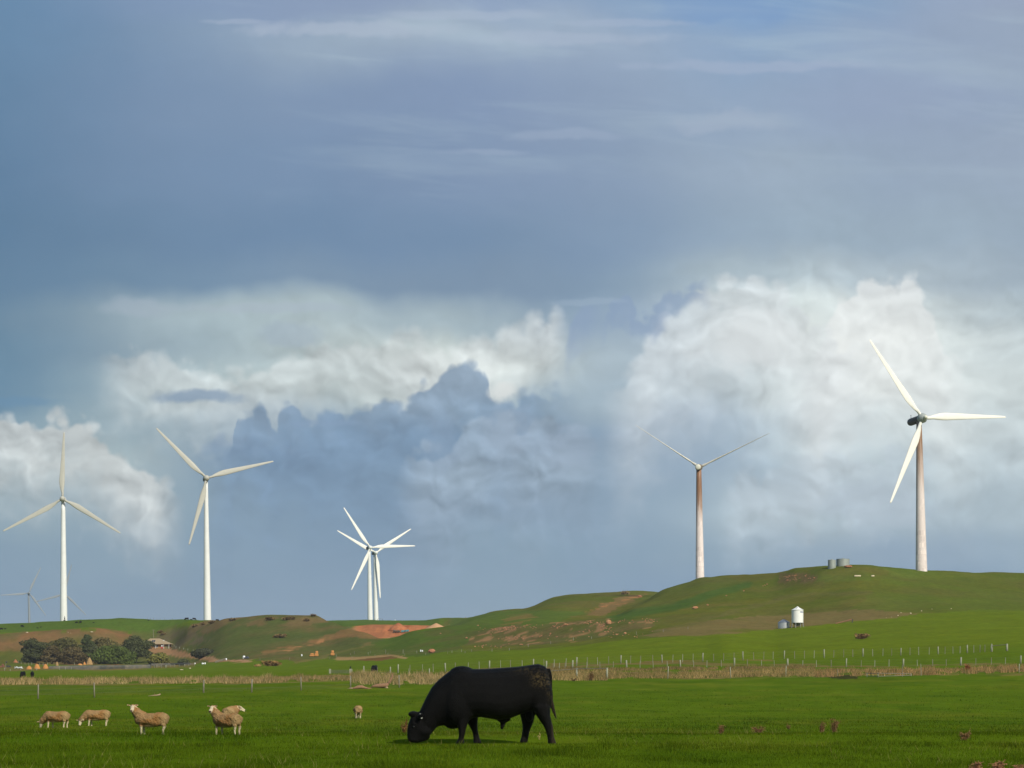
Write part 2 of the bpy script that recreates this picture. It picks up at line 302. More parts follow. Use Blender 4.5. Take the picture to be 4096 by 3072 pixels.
for px, lst in COLS:
    l = NEAR + lst; d = np.array([a for a, b in l], float); r = np.array([b for a, b in l], float)
    z = HC + (YH-r)/F*d
    Zc.append(pchip(d, z, DG))
PXG = np.arange(-9000, 14001, 12.0)
ZT = pchip(np.array([c[0] for c in COLS]), np.array(Zc), PXG)       # (px, d)
def px_of(x, y): return 2048+F*x/np.maximum(y, 8.0)
def ground(x, y):
    x = np.asarray(x, float); y = np.asarray(y, float)
    p = np.clip((px_of(x, y)-PXG[0])/12.0, 0, len(PXG)-1.001); q = np.clip((np.log(np.maximum(y, 8.0))-LDG[0])/(LDG[1]-LDG[0]), 0, len(DG)-1.001)
    i = p.astype(int); j = q.astype(int); a = p-i; b = q-j
    z = (ZT[i, j]*(1-a)+ZT[i+1, j]*a)*(1-b)+(ZT[i, j+1]*(1-a)+ZT[i+1, j+1]*a)*b
    s1 = np.clip(y/45.0, 0.25, 1.0); far = sstep(350, 800, y)
    z = z + (fbm(x/3.5, y/6.0, 3, 3)-0.5)*0.10*s1*(1-far) + (fbm(x/22.0, y/30.0, 11, 4)-0.5)*1.5*far + (fbm(x/7, y/9, 31, 3)-0.5)*0.35*far
    return z
def at(px, row, d0=20.0, d1=1700.0):
    NS = 420 if d1 > 900 else 160
    """first visible ground point under photo pixels (vectorised) -> x, y, z"""
    px = np.atleast_1d(np.asarray(px, float)); row = np.atleast_1d(np.asarray(row, float))
    dd = np.exp(np.linspace(math.log(d0), math.log(d1), NS))
    X = (px[:, None]-2048)/F*dd[None, :]; Y = np.broadcast_to(dd, X.shape)
    rr = YH-(ground(X, Y)-HC)/Y*F
    hit = rr <= row[:, None]; k = np.where(hit.any(1), hit.argmax(1), rr.argmin(1)); k = np.clip(k, 1, NS-1)
    i = np.arange(len(px)); r0 = rr[i, k-1]; r1 = rr[i, k]; t = np.clip((r0-row)/np.where(abs(r0-r1) < 1e-6, 1, r0-r1), 0, 1)
    y = dd[k-1]*(1-t)+dd[k]*t; x = (px-2048)/F*y
    return x, y, ground(x, y)
def at1(px, row, **k):
    x, y, z = at(px, row, **k); return Vector((float(x[0]), float(y[0]), float(z[0])))
def mpp(y): return y/F                                              # metres per photo pixel

# ------------------------------------------------------------------ object helpers
def tag(o, label=None, cat=None, group=None, kind=None):
    if label: o['label'] = label
    if cat: o['category'] = cat
    if group: o['group'] = group
    if kind: o['kind'] = kind
    return o
def empty(name, loc, rz=0.0, **k):
    o = bpy.data.objects.new(name, None); COL.objects.link(o); o.location = loc; o.rotation_euler.z = rz
    o.empty_display_size = 0.3
    return tag(o, **k)
def link(name, me, mat=None, parent=None, loc=None, **k):
    o = bpy.data.objects.new(name, me); COL.objects.link(o)
    if mat and not me.materials: me.materials.append(mat)
    if parent: o.parent = parent
    if loc is not None: o.location = loc
    return tag(o, **k)
def mesh_np(name, V, faces, smooth=False, cols=None, uni=None):
    """V (n,3), faces (m,k) with constant k"""
    V = np.asarray(V, np.float32); faces = np.asarray(faces, np.int32); m, k = faces.shape
    me = bpy.data.meshes.new(name); me.vertices.add(len(V)); me.vertices.foreach_set('co', V.ravel())
    me.loops.add(m*k); me.loops.foreach_set('vertex_index', faces.ravel())
    me.polygons.add(m); me.polygons.foreach_set('loop_start', np.arange(0, m*k, k, dtype=np.int32))
    me.polygons.foreach_set('loop_total', np.full(m, k, np.int32))
    if smooth: me.polygons.foreach_set('use_smooth', np.ones(m, bool))
    if cols is not None: set_col(me, cols)
    me.update(calc_edges=True); return me
def set_col(me, cols, name='tint'):
    a = me.color_attributes.new(name, 'FLOAT_COLOR', 'POINT')
    c = np.ones((len(me.vertices), 4), np.float32); c[:, :3] = cols; a.data.foreach_set('color', c.ravel())
class MB:
    """collects shapes into one mesh"""
    def __init__(s): s.bm = bmesh.new()
    def box(s, c, sz, rot=None, bev=0.0):
        r = bmesh.ops.create_cube(s.bm, size=1.0); vs = r['verts']
        M = Matrix.Translation(c) @ (rot.to_matrix().to_4x4() if rot else Matrix()) @ Matrix.Diagonal((*sz, 1))
        bmesh.ops.transform(s.bm, matrix=M, verts=vs)
        if bev: bmesh.ops.bevel(s.bm, geom=list({e for v in vs for e in v.link_edges}), offset=bev, segments=1, affect='EDGES')
        return s
    def tube(s, a, b, r0, r1=None, n=10, caps=True):
        a = Vector(a); b = Vector(b); r1 = r0 if r1 is None else r1
        q = (b-a).to_track_quat('Z', 'Y').to_matrix().to_4x4()
        r = bmesh.ops.create_cone(s.bm, cap_ends=caps, segments=n, radius1=r0, radius2=max(r1, 1e-4), depth=(b-a).length)
        bmesh.ops.transform(s.bm, matrix=Matrix.Translation((a+b)/2) @ q, verts=r['verts']); return s
    def lathe(s, prof, n=32, M=None):
        """prof: (r, z) pairs"""
        rings = []
        for r, z in prof:
            if r < 1e-5: rings.append([s.bm.verts.new((0, 0, z))])
            else: rings.append([s.bm.verts.new((r*math.cos(2*math.pi*i/n), r*math.sin(2*math.pi*i/n), z)) for i in range(n)])
        for A, B in zip(rings, rings[1:]):
            for i in range(n):
                j = (i+1) % n
                if len(A) == 1 and len(B) == 1: continue
                if len(A) == 1: s.bm.faces.new((A[0], B[i], B[j]))
                elif len(B) == 1: s.bm.faces.new((A[i], A[j], B[0]))
                else: s.bm.faces.new((A[i], A[j], B[j], B[i]))
        if M is not None:
            vs = [v for rr in rings for v in rr]; bmesh.ops.transform(s.bm, matrix=M, verts=vs)
        return s
    def ico(s, c, sz, sub=2, jit=0.0, rot=None):
        r = bmesh.ops.create_icosphere(s.bm, subdivisions=sub, radius=1.0)
        for v in r['verts']: v.co *= 1+random.uniform(-jit, jit)
        M = Matrix.Translation(c) @ (rot.to_matrix().to_4x4() if rot else Matrix()) @ Matrix.Diagonal((*sz, 1))
        bmesh.ops.transform(s.bm, matrix=M, verts=r['verts']); return s
    def poly(s, pts):
        s.bm.faces.new([s.bm.verts.new(p) for p in pts]); return s
    def loft(s, rings):
        rs = [[s.bm.verts.new(p) for p in ring] for ring in rings]; n = len(rs[0])
        for A, B in zip(rs, rs[1:]):
            for i in range(n): s.bm.faces.new((A[i], A[(i+1) % n], B[(i+1) % n], B[i]))
        s.bm.faces.new(rs[0][::-1]); s.bm.faces.new(rs[-1]); return s
    def mesh(s, name, smooth=False, fix=True):
        if fix: bmesh.ops.recalc_face_normals(s.bm, faces=s.bm.faces)
        me = bpy.data.meshes.new(name); s.bm.to_mesh(me); s.bm.free()
        if smooth: me.polygons.foreach_set('use_smooth', np.ones(len(me.polygons), bool))
        return me
    def build(s, name, mat, parent=None, smooth=False, loc=None, **k):
        return link(name, s.mesh(name, smooth), mat, parent, loc, **k)

# ------------------------------------------------------------------ materials
def material(name, col, rough=0.8, var=0.0, vscale=2.0, bump=0.0, bscale=8.0, attr=False, metal=0.0, spec=0.3, extra=None, col2=None, transl=0.0):
    m = bpy.data.materials.new(name); m.use_nodes = True; t = NT(m.node_tree); t.n.clear()
    b = t.node('ShaderNodeBsdfPrincipled'); out = t.node('ShaderNodeOutputMaterial')
    co = t.node('ShaderNodeTexCoord').outputs['Object']
    c = t.node('ShaderNodeAttribute', attribute_name='tint').outputs['Color'] if attr else (*col, 1.0)
    if col2 is not None:
        c = t.mix(t.rng(t.noise(co, vscale, 5, 0.6), 0.4, 0.62, 0, 1, True), c, (*col2, 1.0))
    if var:
        f = t.rng(t.noise(co, vscale, 5, 0.6), 0.3, 0.7, 1-var, 1+var)
        if not hasattr(c, 'is_linked'):
            rg = t.node('ShaderNodeRGB'); rg.outputs[0].default_value = c; c = rg.outputs[0]
        c = t.vm('SCALE', c, sc=f)
    if extra: c = extra(t, co, c)
    t.put(b.inputs['Base Color'], c); b.inputs['Roughness'].default_value = rough
    b.inputs['Metallic'].default_value = metal; b.inputs['Specular IOR Level'].default_value = spec
    if bump:
        bn = t.node('ShaderNodeBump'); bn.inputs['Strength'].default_value = bump; bn.inputs['Distance'].default_value = 0.05
        t.put(bn.inputs['Height'], t.noise(co, bscale, 6, 0.6)); t.l.new(bn.outputs[0], b.inputs['Normal'])
    if transl:
        tr = t.node('ShaderNodeBsdfTranslucent'); t.put(tr.inputs[0], c); mx = t.node('ShaderNodeMixShader'); mx.inputs[0].default_value = transl
        t.l.new(b.outputs[0], mx.inputs[1]); t.l.new(tr.outputs[0], mx.inputs[2]); t.l.new(mx.outputs[0], out.inputs[0])
    else: t.l.new(b.outputs[0], out.inputs[0])
    return m

# ground: painted colour attribute broken up by noise at several scales
def ground_extra(t, co, c):
    sc = t.vm('MULTIPLY', co, (1.0, 0.62, 1.0))
    n1 = t.noise(sc, 0.09, 4, 0.55); n2 = t.noise(sc, 0.55, 5, 0.65); n3 = t.noise(sc, 3.2, 3, 0.6)
    k = t.m('ADD', t.m('MULTIPLY', t.m('SUBTRACT', n1, 0.5), 0.45), t.m('ADD', t.m('MULTIPLY', t.m('SUBTRACT', n2, 0.5), 0.85), t.m('MULTIPLY', t.m('SUBTRACT', n3, 0.5), 0.5)))
    c = t.vm('SCALE', c, sc=t.m('ADD', k, 1.0))
    hue = t.rng(t.noise(sc, 0.22, 5, 0.6), 0.45, 0.72, 0, 0.30, True)
    return t.vm('MULTIPLY', c, t.mix(hue, (1, 1, 1, 1), (1.35, 0.98, 1.1, 1)))
M_ground = material('pasture', (0, 0, 0), 0.95, attr=True, bump=0.6, bscale=1.6, spec=0.0, extra=ground_extra)

# ------------------------------------------------------------------ ground sheet
near_d = np.linspace(-30, 18, 14)
RD = np.concatenate([near_d, np.exp(np.linspace(math.log(19), math.log(1750), 640)), np.exp(np.linspace(math.log(1800), math.log(6000), 26))])
cpx = np.concatenate([np.linspace(-9000, -1500, 24)[:-1], np.linspace(-1500, -150, 50)[:-1], np.arange(-150, 4250, 7.0), np.linspace(4256, 6000, 50), np.linspace(6300, 14000, 24)])
s0 = (cpx-2048)/F
GXX = s0[None, :]*(RD[:, None]+np.where(RD < 60, (60-RD)*0.5, 0)[:, None]); GYY = np.broadcast_to(RD[:, None], GXX.shape)
GZ = ground(GXX, GYY)
gx, gy, gz = GXX.ravel(), GYY.ravel(), GZ.ravel()
gpx = px_of(gx, gy); grow = YH-(gz-HC)/np.maximum(gy, 8)*F
nr, nc = GXX.shape
idx = np.arange(nr*nc).reshape(nr, nc)
gf = np.stack([idx[:-1, :-1], idx[:-1, 1:], idx[1:, 1:], idx[1:, :-1]], -1).reshape(-1, 4)

def inpoly(px, py, poly):
    ins = np.zeros(px.shape, bool); n = len(poly)
    for i in range(n):
        x0, y0 = poly[i]; x1, y1 = poly[(i+1) % n]
        c = (y0 > py) != (y1 > py)
        with np.errstate(divide='ignore', invalid='ignore'):
            ins ^= c & (px < (x1-x0)*(py-y0)/(y1-y0+1e-12)+x0)
    return ins
def seglen(px, py, line):
    best = np.full(px.shape, 1e9)
    for (x0, y0), (x1, y1) in zip(line, line[1:]):
        t = np.clip(((px-x0)*(x1-x0)+(py-y0)*(y1-y0))/((x1-x0)**2+(y1-y0)**2), 0, 1)
        best = np.minimum(best, np.hypot(px-(x0+t*(x1-x0)), py-(y0+t*(y1-y0))))
    return best
GRASS = alb((79, 100, 17)); GRASS2 = alb((86, 104, 20)); GRASSB = alb((92, 107, 20)); OLIVE = alb((92, 95, 32)); OLIVED = alb((80, 90, 28))
DRY = alb((122, 104, 62)); BROWN = alb((104, 88, 52)); MAUVE = alb((102, 92, 64)); ORANGE = alb((152, 98, 62)); ORANGEL = alb((180, 132, 94)); SOIL = alb((134, 92, 56)); FARG = alb((76, 97, 30))
C = np.empty((len(gx), 3)); C[:] = GRASS
def blend(mask, col): C[:] = C*(1-mask[:, None])+np.array(col)*mask[:, None]
blend(sstep(290, 420, gy), GRASS2)
right = sstep(1700, 2300, gpx)
blend(sstep(380, 430, gy)*right, GRASSB)
# slopes of the right hill
jx = gpx+(fbm(gx/9, gy/14, 51, 4)-0.5)*60; jy = grow+(fbm(gx/9, gy/14, 52, 4)-0.5)*16
def paint(poly, col, k=1.0, thr=None, sc=5.0, seed=70, soft=0.12):
    P0 = np.array(poly); bb = (gpx > P0[:, 0].min()-60) & (gpx < P0[:, 0].max()+60) & (grow > P0[:, 1].min()-30) & (grow < P0[:, 1].max()+30) & (gy < 1750)
    i = np.nonzero(bb)[0]; m = inpoly(jx[i], jy[i], poly).astype(float)*k
    if thr is not None: m *= sstep(thr-soft, thr+soft, fbm(gx[i]/sc, gy[i]/(sc*1.5), seed, 4))
    C[i] = C[i]*(1-m[:, None])+np.array(col)*m[:, None]
def stripe(line, wid, col, k=1.0, thr=None, sc=5.0, seed=90, soft=0.12):
    P0 = np.array(line); bb = (gpx > P0[:, 0].min()-80) & (gpx < P0[:, 0].max()+80) & (grow > P0[:, 1].min()-60) & (grow < P0[:, 1].max()+60) & (gy < 1750)
    i = np.nonzero(bb)[0]; m = (1-sstep(wid*0.5, wid*1.2, seglen(jx[i], jy[i], line)))*k
    if thr is not None: m *= sstep(thr-soft, thr+soft, fbm(gx[i]/sc, gy[i]/(sc*1.5), seed, 4))
    C[i] = C[i]*(1-m[:, None])+np.array(col)*m[:, None]
HILLR = [(1780,2600),(1990,2605),(2200,2590),(2440,2566),(2700,2545),(2960,2530),(3080,2518),(3300,2500),(3600,2465),(3900,2440),(4400,2440),(4400,2200),(1780,2200)]
paint(HILLR, OLIVE); paint(HILLR, OLIVED, 0.8, 0.52, 26, 71); paint(HILLR, BROWN, 0.30, 0.55, 15, 72)
paint([(3560,2270),(4400,2270),(4400,2450),(3380,2450),(3480,2380)], alb((86,100,34)), 0.6, 0.40, 30, 96, .25)
paint([(3260,2250),(3760,2250),(3700,2310),(3250,2330)], alb((84,100,36)), 0.6, 0.40, 20, 97, .25)
paint([(2560,2545),(2760,2490),(3000,2465),(3450,2440),(3700,2455),(3560,2475),(3300,2496),(3000,2530),(2800,2545)], alb((112,98,58)), 0.85, 0.40, 20, 73)
paint([(2650,2330),(2900,2303),(2990,2330),(2860,2380),(2760,2430),(2680,2440),(2560,2470),(2480,2470)], alb((84,94,38)), 0.5)
stripe([(2440,2480),(2560,2450),(2700,2430),(2860,2375),(2980,2340)], 17, alb((66,90,34)), 0.85)  # shade in the gully crease, painted as a darker green line
stripe([(2600,2540),(2720,2500),(2860,2470),(3000,2430),(3200,2380),(3500,2370)], 9, alb((100,94,52)), 0.5)
paint([(1800,2470),(2000,2445),(2200,2440),(2350,2450),(2200,2500),(1900,2510),(1800,2520)], alb((78,98,34)), 0.8)
paint([(2000,2500),(2030,2460),(2120,2450),(2150,2470),(2070,2500)], alb((126,100,56)), 0.6, 0.45, 12, 74)
# scree streak, far middle
paint([(2345,2462),(2400,2420),(2500,2385),(2580,2372),(2560,2392),(2470,2430),(2410,2466)], alb((122,98,60)), 0.8)
stripe([(2340,2448),(2440,2415),(2560,2385)], 5, alb((172,118,72)), 0.9, 0.5, 4, 75)
# escarpment with rock outcrops
ESC = [(1850,2525),(2000,2508),(2200,2492),(2440,2478),(2640,2475),(2600,2510),(2450,2545),(2200,2575),(1960,2590),(1840,2580)]
paint(ESC, alb((84,86,42)), 0.7); paint(ESC, alb((104,88,54)), 0.6, 0.56, 9, 76); paint(ESC, alb((158,118,80)), 0.75, 0.66, 4, 77, 0.05)
for pl in ([(1900,2515),(2050,2508),(2070,2525),(1990,2535),(1910,2530)], [(2370,2490),(2440,2482),(2460,2500),(2410,2540),(2370,2538),(2400,2510)], [(2320,2490),(2360,2488),(2370,2500),(2330,2502)], [(2010,2560),(2080,2540),(2085,2550),(2030,2568)]):
    paint(pl, alb((144,108,74)), 0.8, 0.50, 3, 78, .08)
# left mounds
MND = [(690,2560),(780,2500),(900,2470),(1100,2450),(1262,2455),(1327,2484),(1442,2522),(1546,2553),(1500,2580),(1420,2600),(1350,2625),(1200,2640),(960,2640),(840,2648),(760,2600)]
paint(MND, alb((84,88,44))); paint(MND, BROWN, 0.6, 0.52, 16, 79); paint(MND, alb((74,88,38)), 0.6, 0.56, 10, 80)
paint([(690,2545),(830,2480),(900,2468),(1100,2450),(1262,2455),(1320,2490),(1180,2505),(980,2505),(850,2520),(720,2570)], alb((112,92,58)), 0.8, 0.42, 10, 81)
paint([(620,2545),(700,2520),(780,2530),(840,2560),(760,2580),(700,2600),(640,2590)], MAUVE, 0.75, 0.4, 8, 82)
stripe([(1060,2610),(1160,2592),(1280,2562),(1360,2545),(1470,2530)], 8, alb((134,100,62)), 0.8, 0.44, 7, 83)
stripe([(1100,2612),(1230,2585),(1300,2560)], 4, alb((170,122,78)), 0.8, 0.54, 3, 84)
paint([(1400,2510),(1546,2548),(1530,2556),(1430,2545),(1300,2545)], alb((126,94,58)), 0.7)
BANK = [(-60,2540),(150,2528),(300,2515),(420,2512),(520,2535),(560,2560),(520,2660),(-60,2660)]
paint(BANK, alb((106,90,54)), 0.95); paint(BANK, alb((130,92,58)), 0.65, 0.54, 12, 85); paint(BANK, OLIVED, 0.6, 0.58, 9, 86)
paint([(-60,2600),(140,2610),(140,2670),(-60,2670)], OLIVED, 0.75)
# far left green slope
FG = [(-60,2490),(250,2478),(500,2470),(820,2474),(700,2520),(640,2550),(530,2536),(430,2512),(300,2516),(150,2528),(-60,2540)]
m_ = (gpx < 850) & (gy > 1062) & (gy < 1750); blend(m_.astype(float), FARG)
m_ = (gy > 1190)*(gpx < 1760)*1.0; blend(m_, FARG)
m_ = (gy > 1800)*1.0; blend(m_, FARG)
paint([(640,2560),(600,2545),(700,2512),(790,2492),(850,2482),(850,2520),(720,2560)], alb((110,94,62)), 0.7, 0.4, 8, 87)
# quarry
q_ = (gy > 960) & (gy < 1235) & (gpx > 1400) & (gpx < 1800)
qm = q_*sstep(1400, 1440, jx)*(1-sstep(1775, 1800, jx))
wall = qm*sstep(1125, 1135, gy+(fbm(gx/6, gy/6, 5)-0.5)*14)*(1-sstep(1183, 1192, gy+(fbm(gx/9, gy/9, 6)-0.5)*26))
blend(qm*(1-sstep(1183, 1192, gy+(fbm(gx/9, gy/9, 6)-0.5)*26)), ORANGEL); blend(wall, ORANGE)
i_ = wall > 0.1; m_ = wall*sstep(0.42, 0.6, fbm(gx/4, gz/2, 8)); blend(m_, alb((176,112,70))); blend(wall*sstep(0.58, 0.7, fbm(gx/5+9, gz/3, 9)), alb((150,80,46)))
# green shoulder in front of the quarry
SH = [(1290,2640),(1400,2600),(1546,2556),(1668,2524),(1790,2504),(1900,2490),(1990,2500),(1900,2530),(1850,2600),(1700,2620),(1500,2630)]
paint(SH, alb((74,92,32)), 0.9); paint(SH, alb((92,86,46)), 0.5, 0.55, 12, 88)
stripe([(1180,2650),(1300,2628),(1420,2590),(1480,2572)], 6, alb((112,100,56)), 0.8)
paint([(1180,2600),(1400,2585),(1560,2600),(1900,2585),(1900,2612),(1500,2618),(1180,2640)], alb((92,94,46)), 0.55, 0.42, 16, 89)
stripe([(1340,2637),(1450,2633),(1560,2618),(1620,2632)], 5, alb((150,122,80)), 0.9)
paint([(1380,2640),(1480,2632),(1570,2622),(1590,2632),(1500,2642)], alb((104,74,46)), 0.9)
paint([(520,2530),(600,2520),(760,2500),(760,2560),(840,2650),(500,2664)], alb((86,92,42)), 0.95); paint([(520,2530),(600,2520),(760,2500),(760,2560),(840,2650),(500,2664)], alb((100,92,50)), 0.6, 0.5, 8, 98)
paint([(620,2545),(700,2520),(780,2530),(840,2560),(760,2580),(700,2600),(640,2590)], MAUVE, 0.75, 0.4, 8, 82)
# driveway below the house
DRV = [(590,2598),(680,2592),(720,2602),(780,2616),(880,2636),(1000,2642),(1000,2648),(860,2650),(760,2632),(640,2620),(600,2608)]
paint(DRV, alb((150,114,78)), 0.95)
stripe([(780,2625),(900,2642),(1010,2644)], 4, alb((160,126,90)), 0.9)
# yard strip along the trees
paint([(-60,2664),(200,2668),(400,2666),(780,2650),(780,2672),(400,2682),(-60,2682)], alb((118,96,60)), 0.75, 0.38, 10, 91)
# dry grass bands (the standing straw itself is separate)
def band(pts, top, bot): return [(x, y+top) for x, y in pts]+[(x, y+bot) for x, y in pts[::-1]]
LB = [(-60,2727),(400,2724),(700,2722),(1000,2720),(1300,2712),(1600,2712),(1900,2706),(2240,2704),(2600,2702),(3000,2694),(3200,2690),(3500,2690),(3800,2688),(4200,2680)]
paint(band(LB, -12, 16), DRY, 0.8, 0.42, 5, 92)
paint([(-60,2745),(900,2745),(1600,2732),(1600,2750),(900,2766),(-60,2790)], alb((86,98,40)), 0.45)
UB = [(1900,2676),(2200,2668),(2500,2658),(2800,2654),(3100,2664),(3400,2664),(3700,2664),(4150,2656)]
paint(band(UB, -5, 6), alb((118,98,62)), 0.7, 0.42, 6, 93)
paint([(2200,2655),(2800,2640),(3100,2634),(3100,2640),(2800,2648),(2200,2664)], alb((128,92,64)), 0.55, 0.45, 6, 94)
# foreground mottling
fgm = gy < 300
blend(fgm*sstep(0.52, 0.75, fbm(gx/5, gy/9, 41, 4))*0.55, alb((98, 106, 28)))
blend(fgm*sstep(0.50, 0.72, fbm(gx/3+40, gy/7, 42, 4))*0.4, alb((54, 82, 11)))
blend(((gy < 210) & (gy > 120))*sstep(0.45, 0.7, fbm(gx/30, gy/6, 43, 3))*0.12, alb((60, 86, 12)))
paint([(3110,2296),(3200,2290),(3262,2298),(3262,2322),(3180,2332),(3112,2328)], alb((104,88,54)), 0.8, 0.45, 4, 95)
# muddy patches on the right field edge
paint([(3310,2700),(3440,2702),(3430,2716),(3330,2714)], alb((58,56,32)), 0.9)
me = mesh_np('ground', np.stack([gx, gy, gz], 1), gf, True, C)
link('ground', me, M_ground, kind='structure')
def ground_col(x, y):
    """nearest painted colour"""
    r = np.clip(np.searchsorted(RD, y), 0, nr-1); dd = RD[r]+np.where(RD[r] < 60, (60-RD[r])*0.5, 0)
    c = np.clip(np.searchsorted(s0, x/dd), 0, nc-1); return C[r*nc+c]


# ------------------------------------------------------------------ grass blades
M_blade = material('grass_blade', (0, 0, 0), 0.9, attr=True, spec=0.0, transl=0.25)
def blades(x, y, z, w_, h_, lean, col, name, **k):
    n = len(x); a = rng.uniform(0, 2*np.pi, n); la = rng.uniform(0, 2*np.pi, n)
    bx = np.cos(a)*w_; by = np.sin(a)*w_; tx = np.cos(la)*lean*h_; ty = np.sin(la)*lean*h_
    V = np.empty((n, 3, 3)); V[:, 0] = np.stack([x-bx, y-by, z-0.02], 1); V[:, 1] = np.stack([x+bx, y+by, z-0.02], 1); V[:, 2] = np.stack([x+tx, y+ty, z+h_], 1)
    cc = np.repeat(col, 3, 0).reshape(n, 3, 3)*np.array([0.95, 0.92, 0.7])[None, :, None]
    me = mesh_np(name, V.reshape(-1, 3), np.arange(n*3).reshape(n, 3), False, cc.reshape(-1, 3))
    return link(name, me, M_blade, **k)
def scatter_rows(n, x0, x1, r0, r1, **k):
    px = rng.uniform(x0, x1, n); row = rng.uniform(r0, r1, n); return at(px, row, **k)
def near_points(n, d0, d1, x0=-120, x1=4220):
    q = rng.uniform(0, 1, n); d = 1/(1/d0+(1/d1-1/d0)*q); px = rng.uniform(x0, x1, n)
    x = (px-2048)/F*d; return x, d, ground(x, d)
x, y, z = near_points(430000, 28, 240)
tuft = fbm(x/0.9, y/1.6, 61, 3); big = fbm(x/6, y/11, 62, 4)
h = (0.014+0.034*np.clip(tuft*1.8-0.45, 0, 1)+0.014*big)*rng.uniform(0.6, 1.4, len(x))*np.clip(y/60, 1, 1.6)*(1-.55*((y > 45.7) & (y < 48.6) & (x > -2.2) & (x < 1.6)))
tus = sstep(.62, .74, fbm(x/1.3, y/2.6, 67, 3)); h = h*(1+1.1*tus)
c = ground_col(x, y)*rng.uniform(0.5, 1.6, (len(x), 1))*(0.62+0.8*fbm(x/0.5, y/1.1, 64, 3))[:, None]*(1-.15*tus[:, None])
yl = (rng.uniform(0, 1, len(x)) < 0.07+0.18*sstep(0.55, 0.75, big)); c[yl] = c[yl]*np.array([1.6, 1.2, 1.3])
blades(x, y, z, 0.0055*np.clip(y/45, 0.8, 4), h, 0.55, c, 'grass', label='short green pasture grass covering the near field', cat='grass', kind='stuff')
# thin straw stalks here and there
x, y, z = near_points(2600, 30, 110); keep = fbm(x/4, y/8, 66, 3) > 0.47; x, y, z = x[keep], y[keep], z[keep]
c = np.array(alb((150, 142, 80)))*rng.uniform(0.7, 1.2, (len(x), 1))
blades(x, y, z, 0.004*np.clip(y/45, 1, 3), rng.uniform(0.05, 0.17, len(x)), 0.7, c, 'grass_stalks', label='thin pale seed stalks standing in the near grass', cat='grass', kind='stuff')
# standing dry grass along the fences
def straw(n, pts, top, bot, h0, h1, thr, seed, name, label, colr=(154, 130, 90), x0=None, x1=None):
    P0 = np.array(pts, float); px = rng.uniform(P0[0, 0] if x0 is None else x0, P0[-1, 0] if x1 is None else x1, n)
    row = np.interp(px, P0[:, 0], P0[:, 1])+rng.uniform(top, bot, n)
    x, y, z = at(px, row, d0=150, d1=480)
    k = rng.uniform(0, 1, n) < sstep(thr-.12, thr+.14, fbm(px/30, row/7, seed, 4)); x, y, z, px, row = x[k], y[k], z[k], px[k], row[k]
    hv = fbm(px/60, px*0, seed+5, 3)
    h = rng.uniform(h0*.5, h1, len(x))*(0.5+0.9*hv)
    c = np.array(alb(colr, .53))*rng.uniform(0.5, 1.5, (len(x), 1))*(0.65+0.7*fbm(px/70, row/12, seed+9, 3))[:, None]; g = rng.uniform(0, 1, len(x)) < 0.34
    c[g] = np.array(alb((88, 98, 38), .8))
    blades(x, y, z, 0.02, h, 0.4, c, name, label=label, cat='dry grass', kind='stuff')
straw(17670, [(-120,2731),(400,2728),(700,2727),(1000,2725),(1090,2722)], -11, 9, 0.35, 0.8, 0.40, 21, 'dry_grass', 'long band of tan dry grass across the left field')
straw(9424, [(1080,2722),(1300,2716),(1400,2714)], -8, 9, 0.3, 0.7, 0.56, 22, 'dry_grass', 'patchy brown dry grass left of the crow post', (140,116,80))
straw(17670, [(1400,2702),(1600,2704),(1760,2702),(1900,2700)], -8, 36, 0.35, 0.8, 0.44, 23, 'dry_grass', 'tan dry grass around the fence left of the bull')
straw(14136, [(2190,2712),(2300,2714),(2430,2713)], -24, 9, 0.3, 0.7, 0.30, 24, 'dry_grass', 'tan dry grass behind the timber rail gate right of the bull', (146,122,80))
straw(30628, [(2430,2708),(2800,2706),(3000,2702),(3180,2700),(3260,2700)], -16, 7, 0.3, 0.65, 0.42, 25, 'dry_grass', 'tan dry grass along the middle of the right fence', (146,122,78))
straw(30628, [(3260,2696),(3420,2692),(3600,2690),(3900,2682),(4180,2672)], -10, 14, 0.3, 0.65, 0.46, 26, 'dry_grass', 'russet dry grass along the right end of the fence', (150,118,78))
straw(18848, [(2180,2679),(2500,2678),(2800,2676),(3000,2672),(3260,2672)], -4, 6, 0.25, 0.5, 0.40, 27, 'dry_grass', 'thin brown dry grass below the middle wire fence', (134,108,70))

# ------------------------------------------------------------------ lofted animals fused into one skin
def ring(A, B, y0, wv, n=20, e=1.0, low=0.0):
    A = Vector((A[0], 0, A[1])); B = Vector((B[0], 0, B[1])); c = (A+B)/2; ax = (A-B)/2; out = []
    for i in range(n):
        t = 2*math.pi*i/n; cs, sn = math.cos(t), math.sin(t)
        cs2 = math.copysign(abs(cs)**e, cs); sn2 = math.copysign(abs(sn)**e, sn)
        ww = wv*(1-low*cs2)
        out.append(c+ax*cs2+Vector((0, y0+ww*sn2, 0)))
    return out
def fuse(mb, name, voxel, smooth_it=4):
    me = mb.mesh(name+'_raw'); o = bpy.data.objects.new(name+'_raw', me); COL.objects.link(o)
    r = o.modifiers.new('r', 'REMESH'); r.mode = 'VOXEL'; r.voxel_size = voxel; r.use_smooth_shade = True
    s = o.modifiers.new('s', 'SMOOTH'); s.iterations = smooth_it; s.factor = 0.5
    dg = bpy.context.evaluated_depsgraph_get(); out = bpy.data.meshes.new_from_object(o.evaluated_get(dg))
    bpy.data.objects.remove(o); bpy.data.meshes.remove(me); out.name = name
    out.polygons.foreach_set('use_smooth', np.ones(len(out.polygons), bool)); return out
def verts(me):
    v = np.empty(len(me.vertices)*3, np.float32); me.vertices.foreach_get('co', v); return v.reshape(-1, 3)
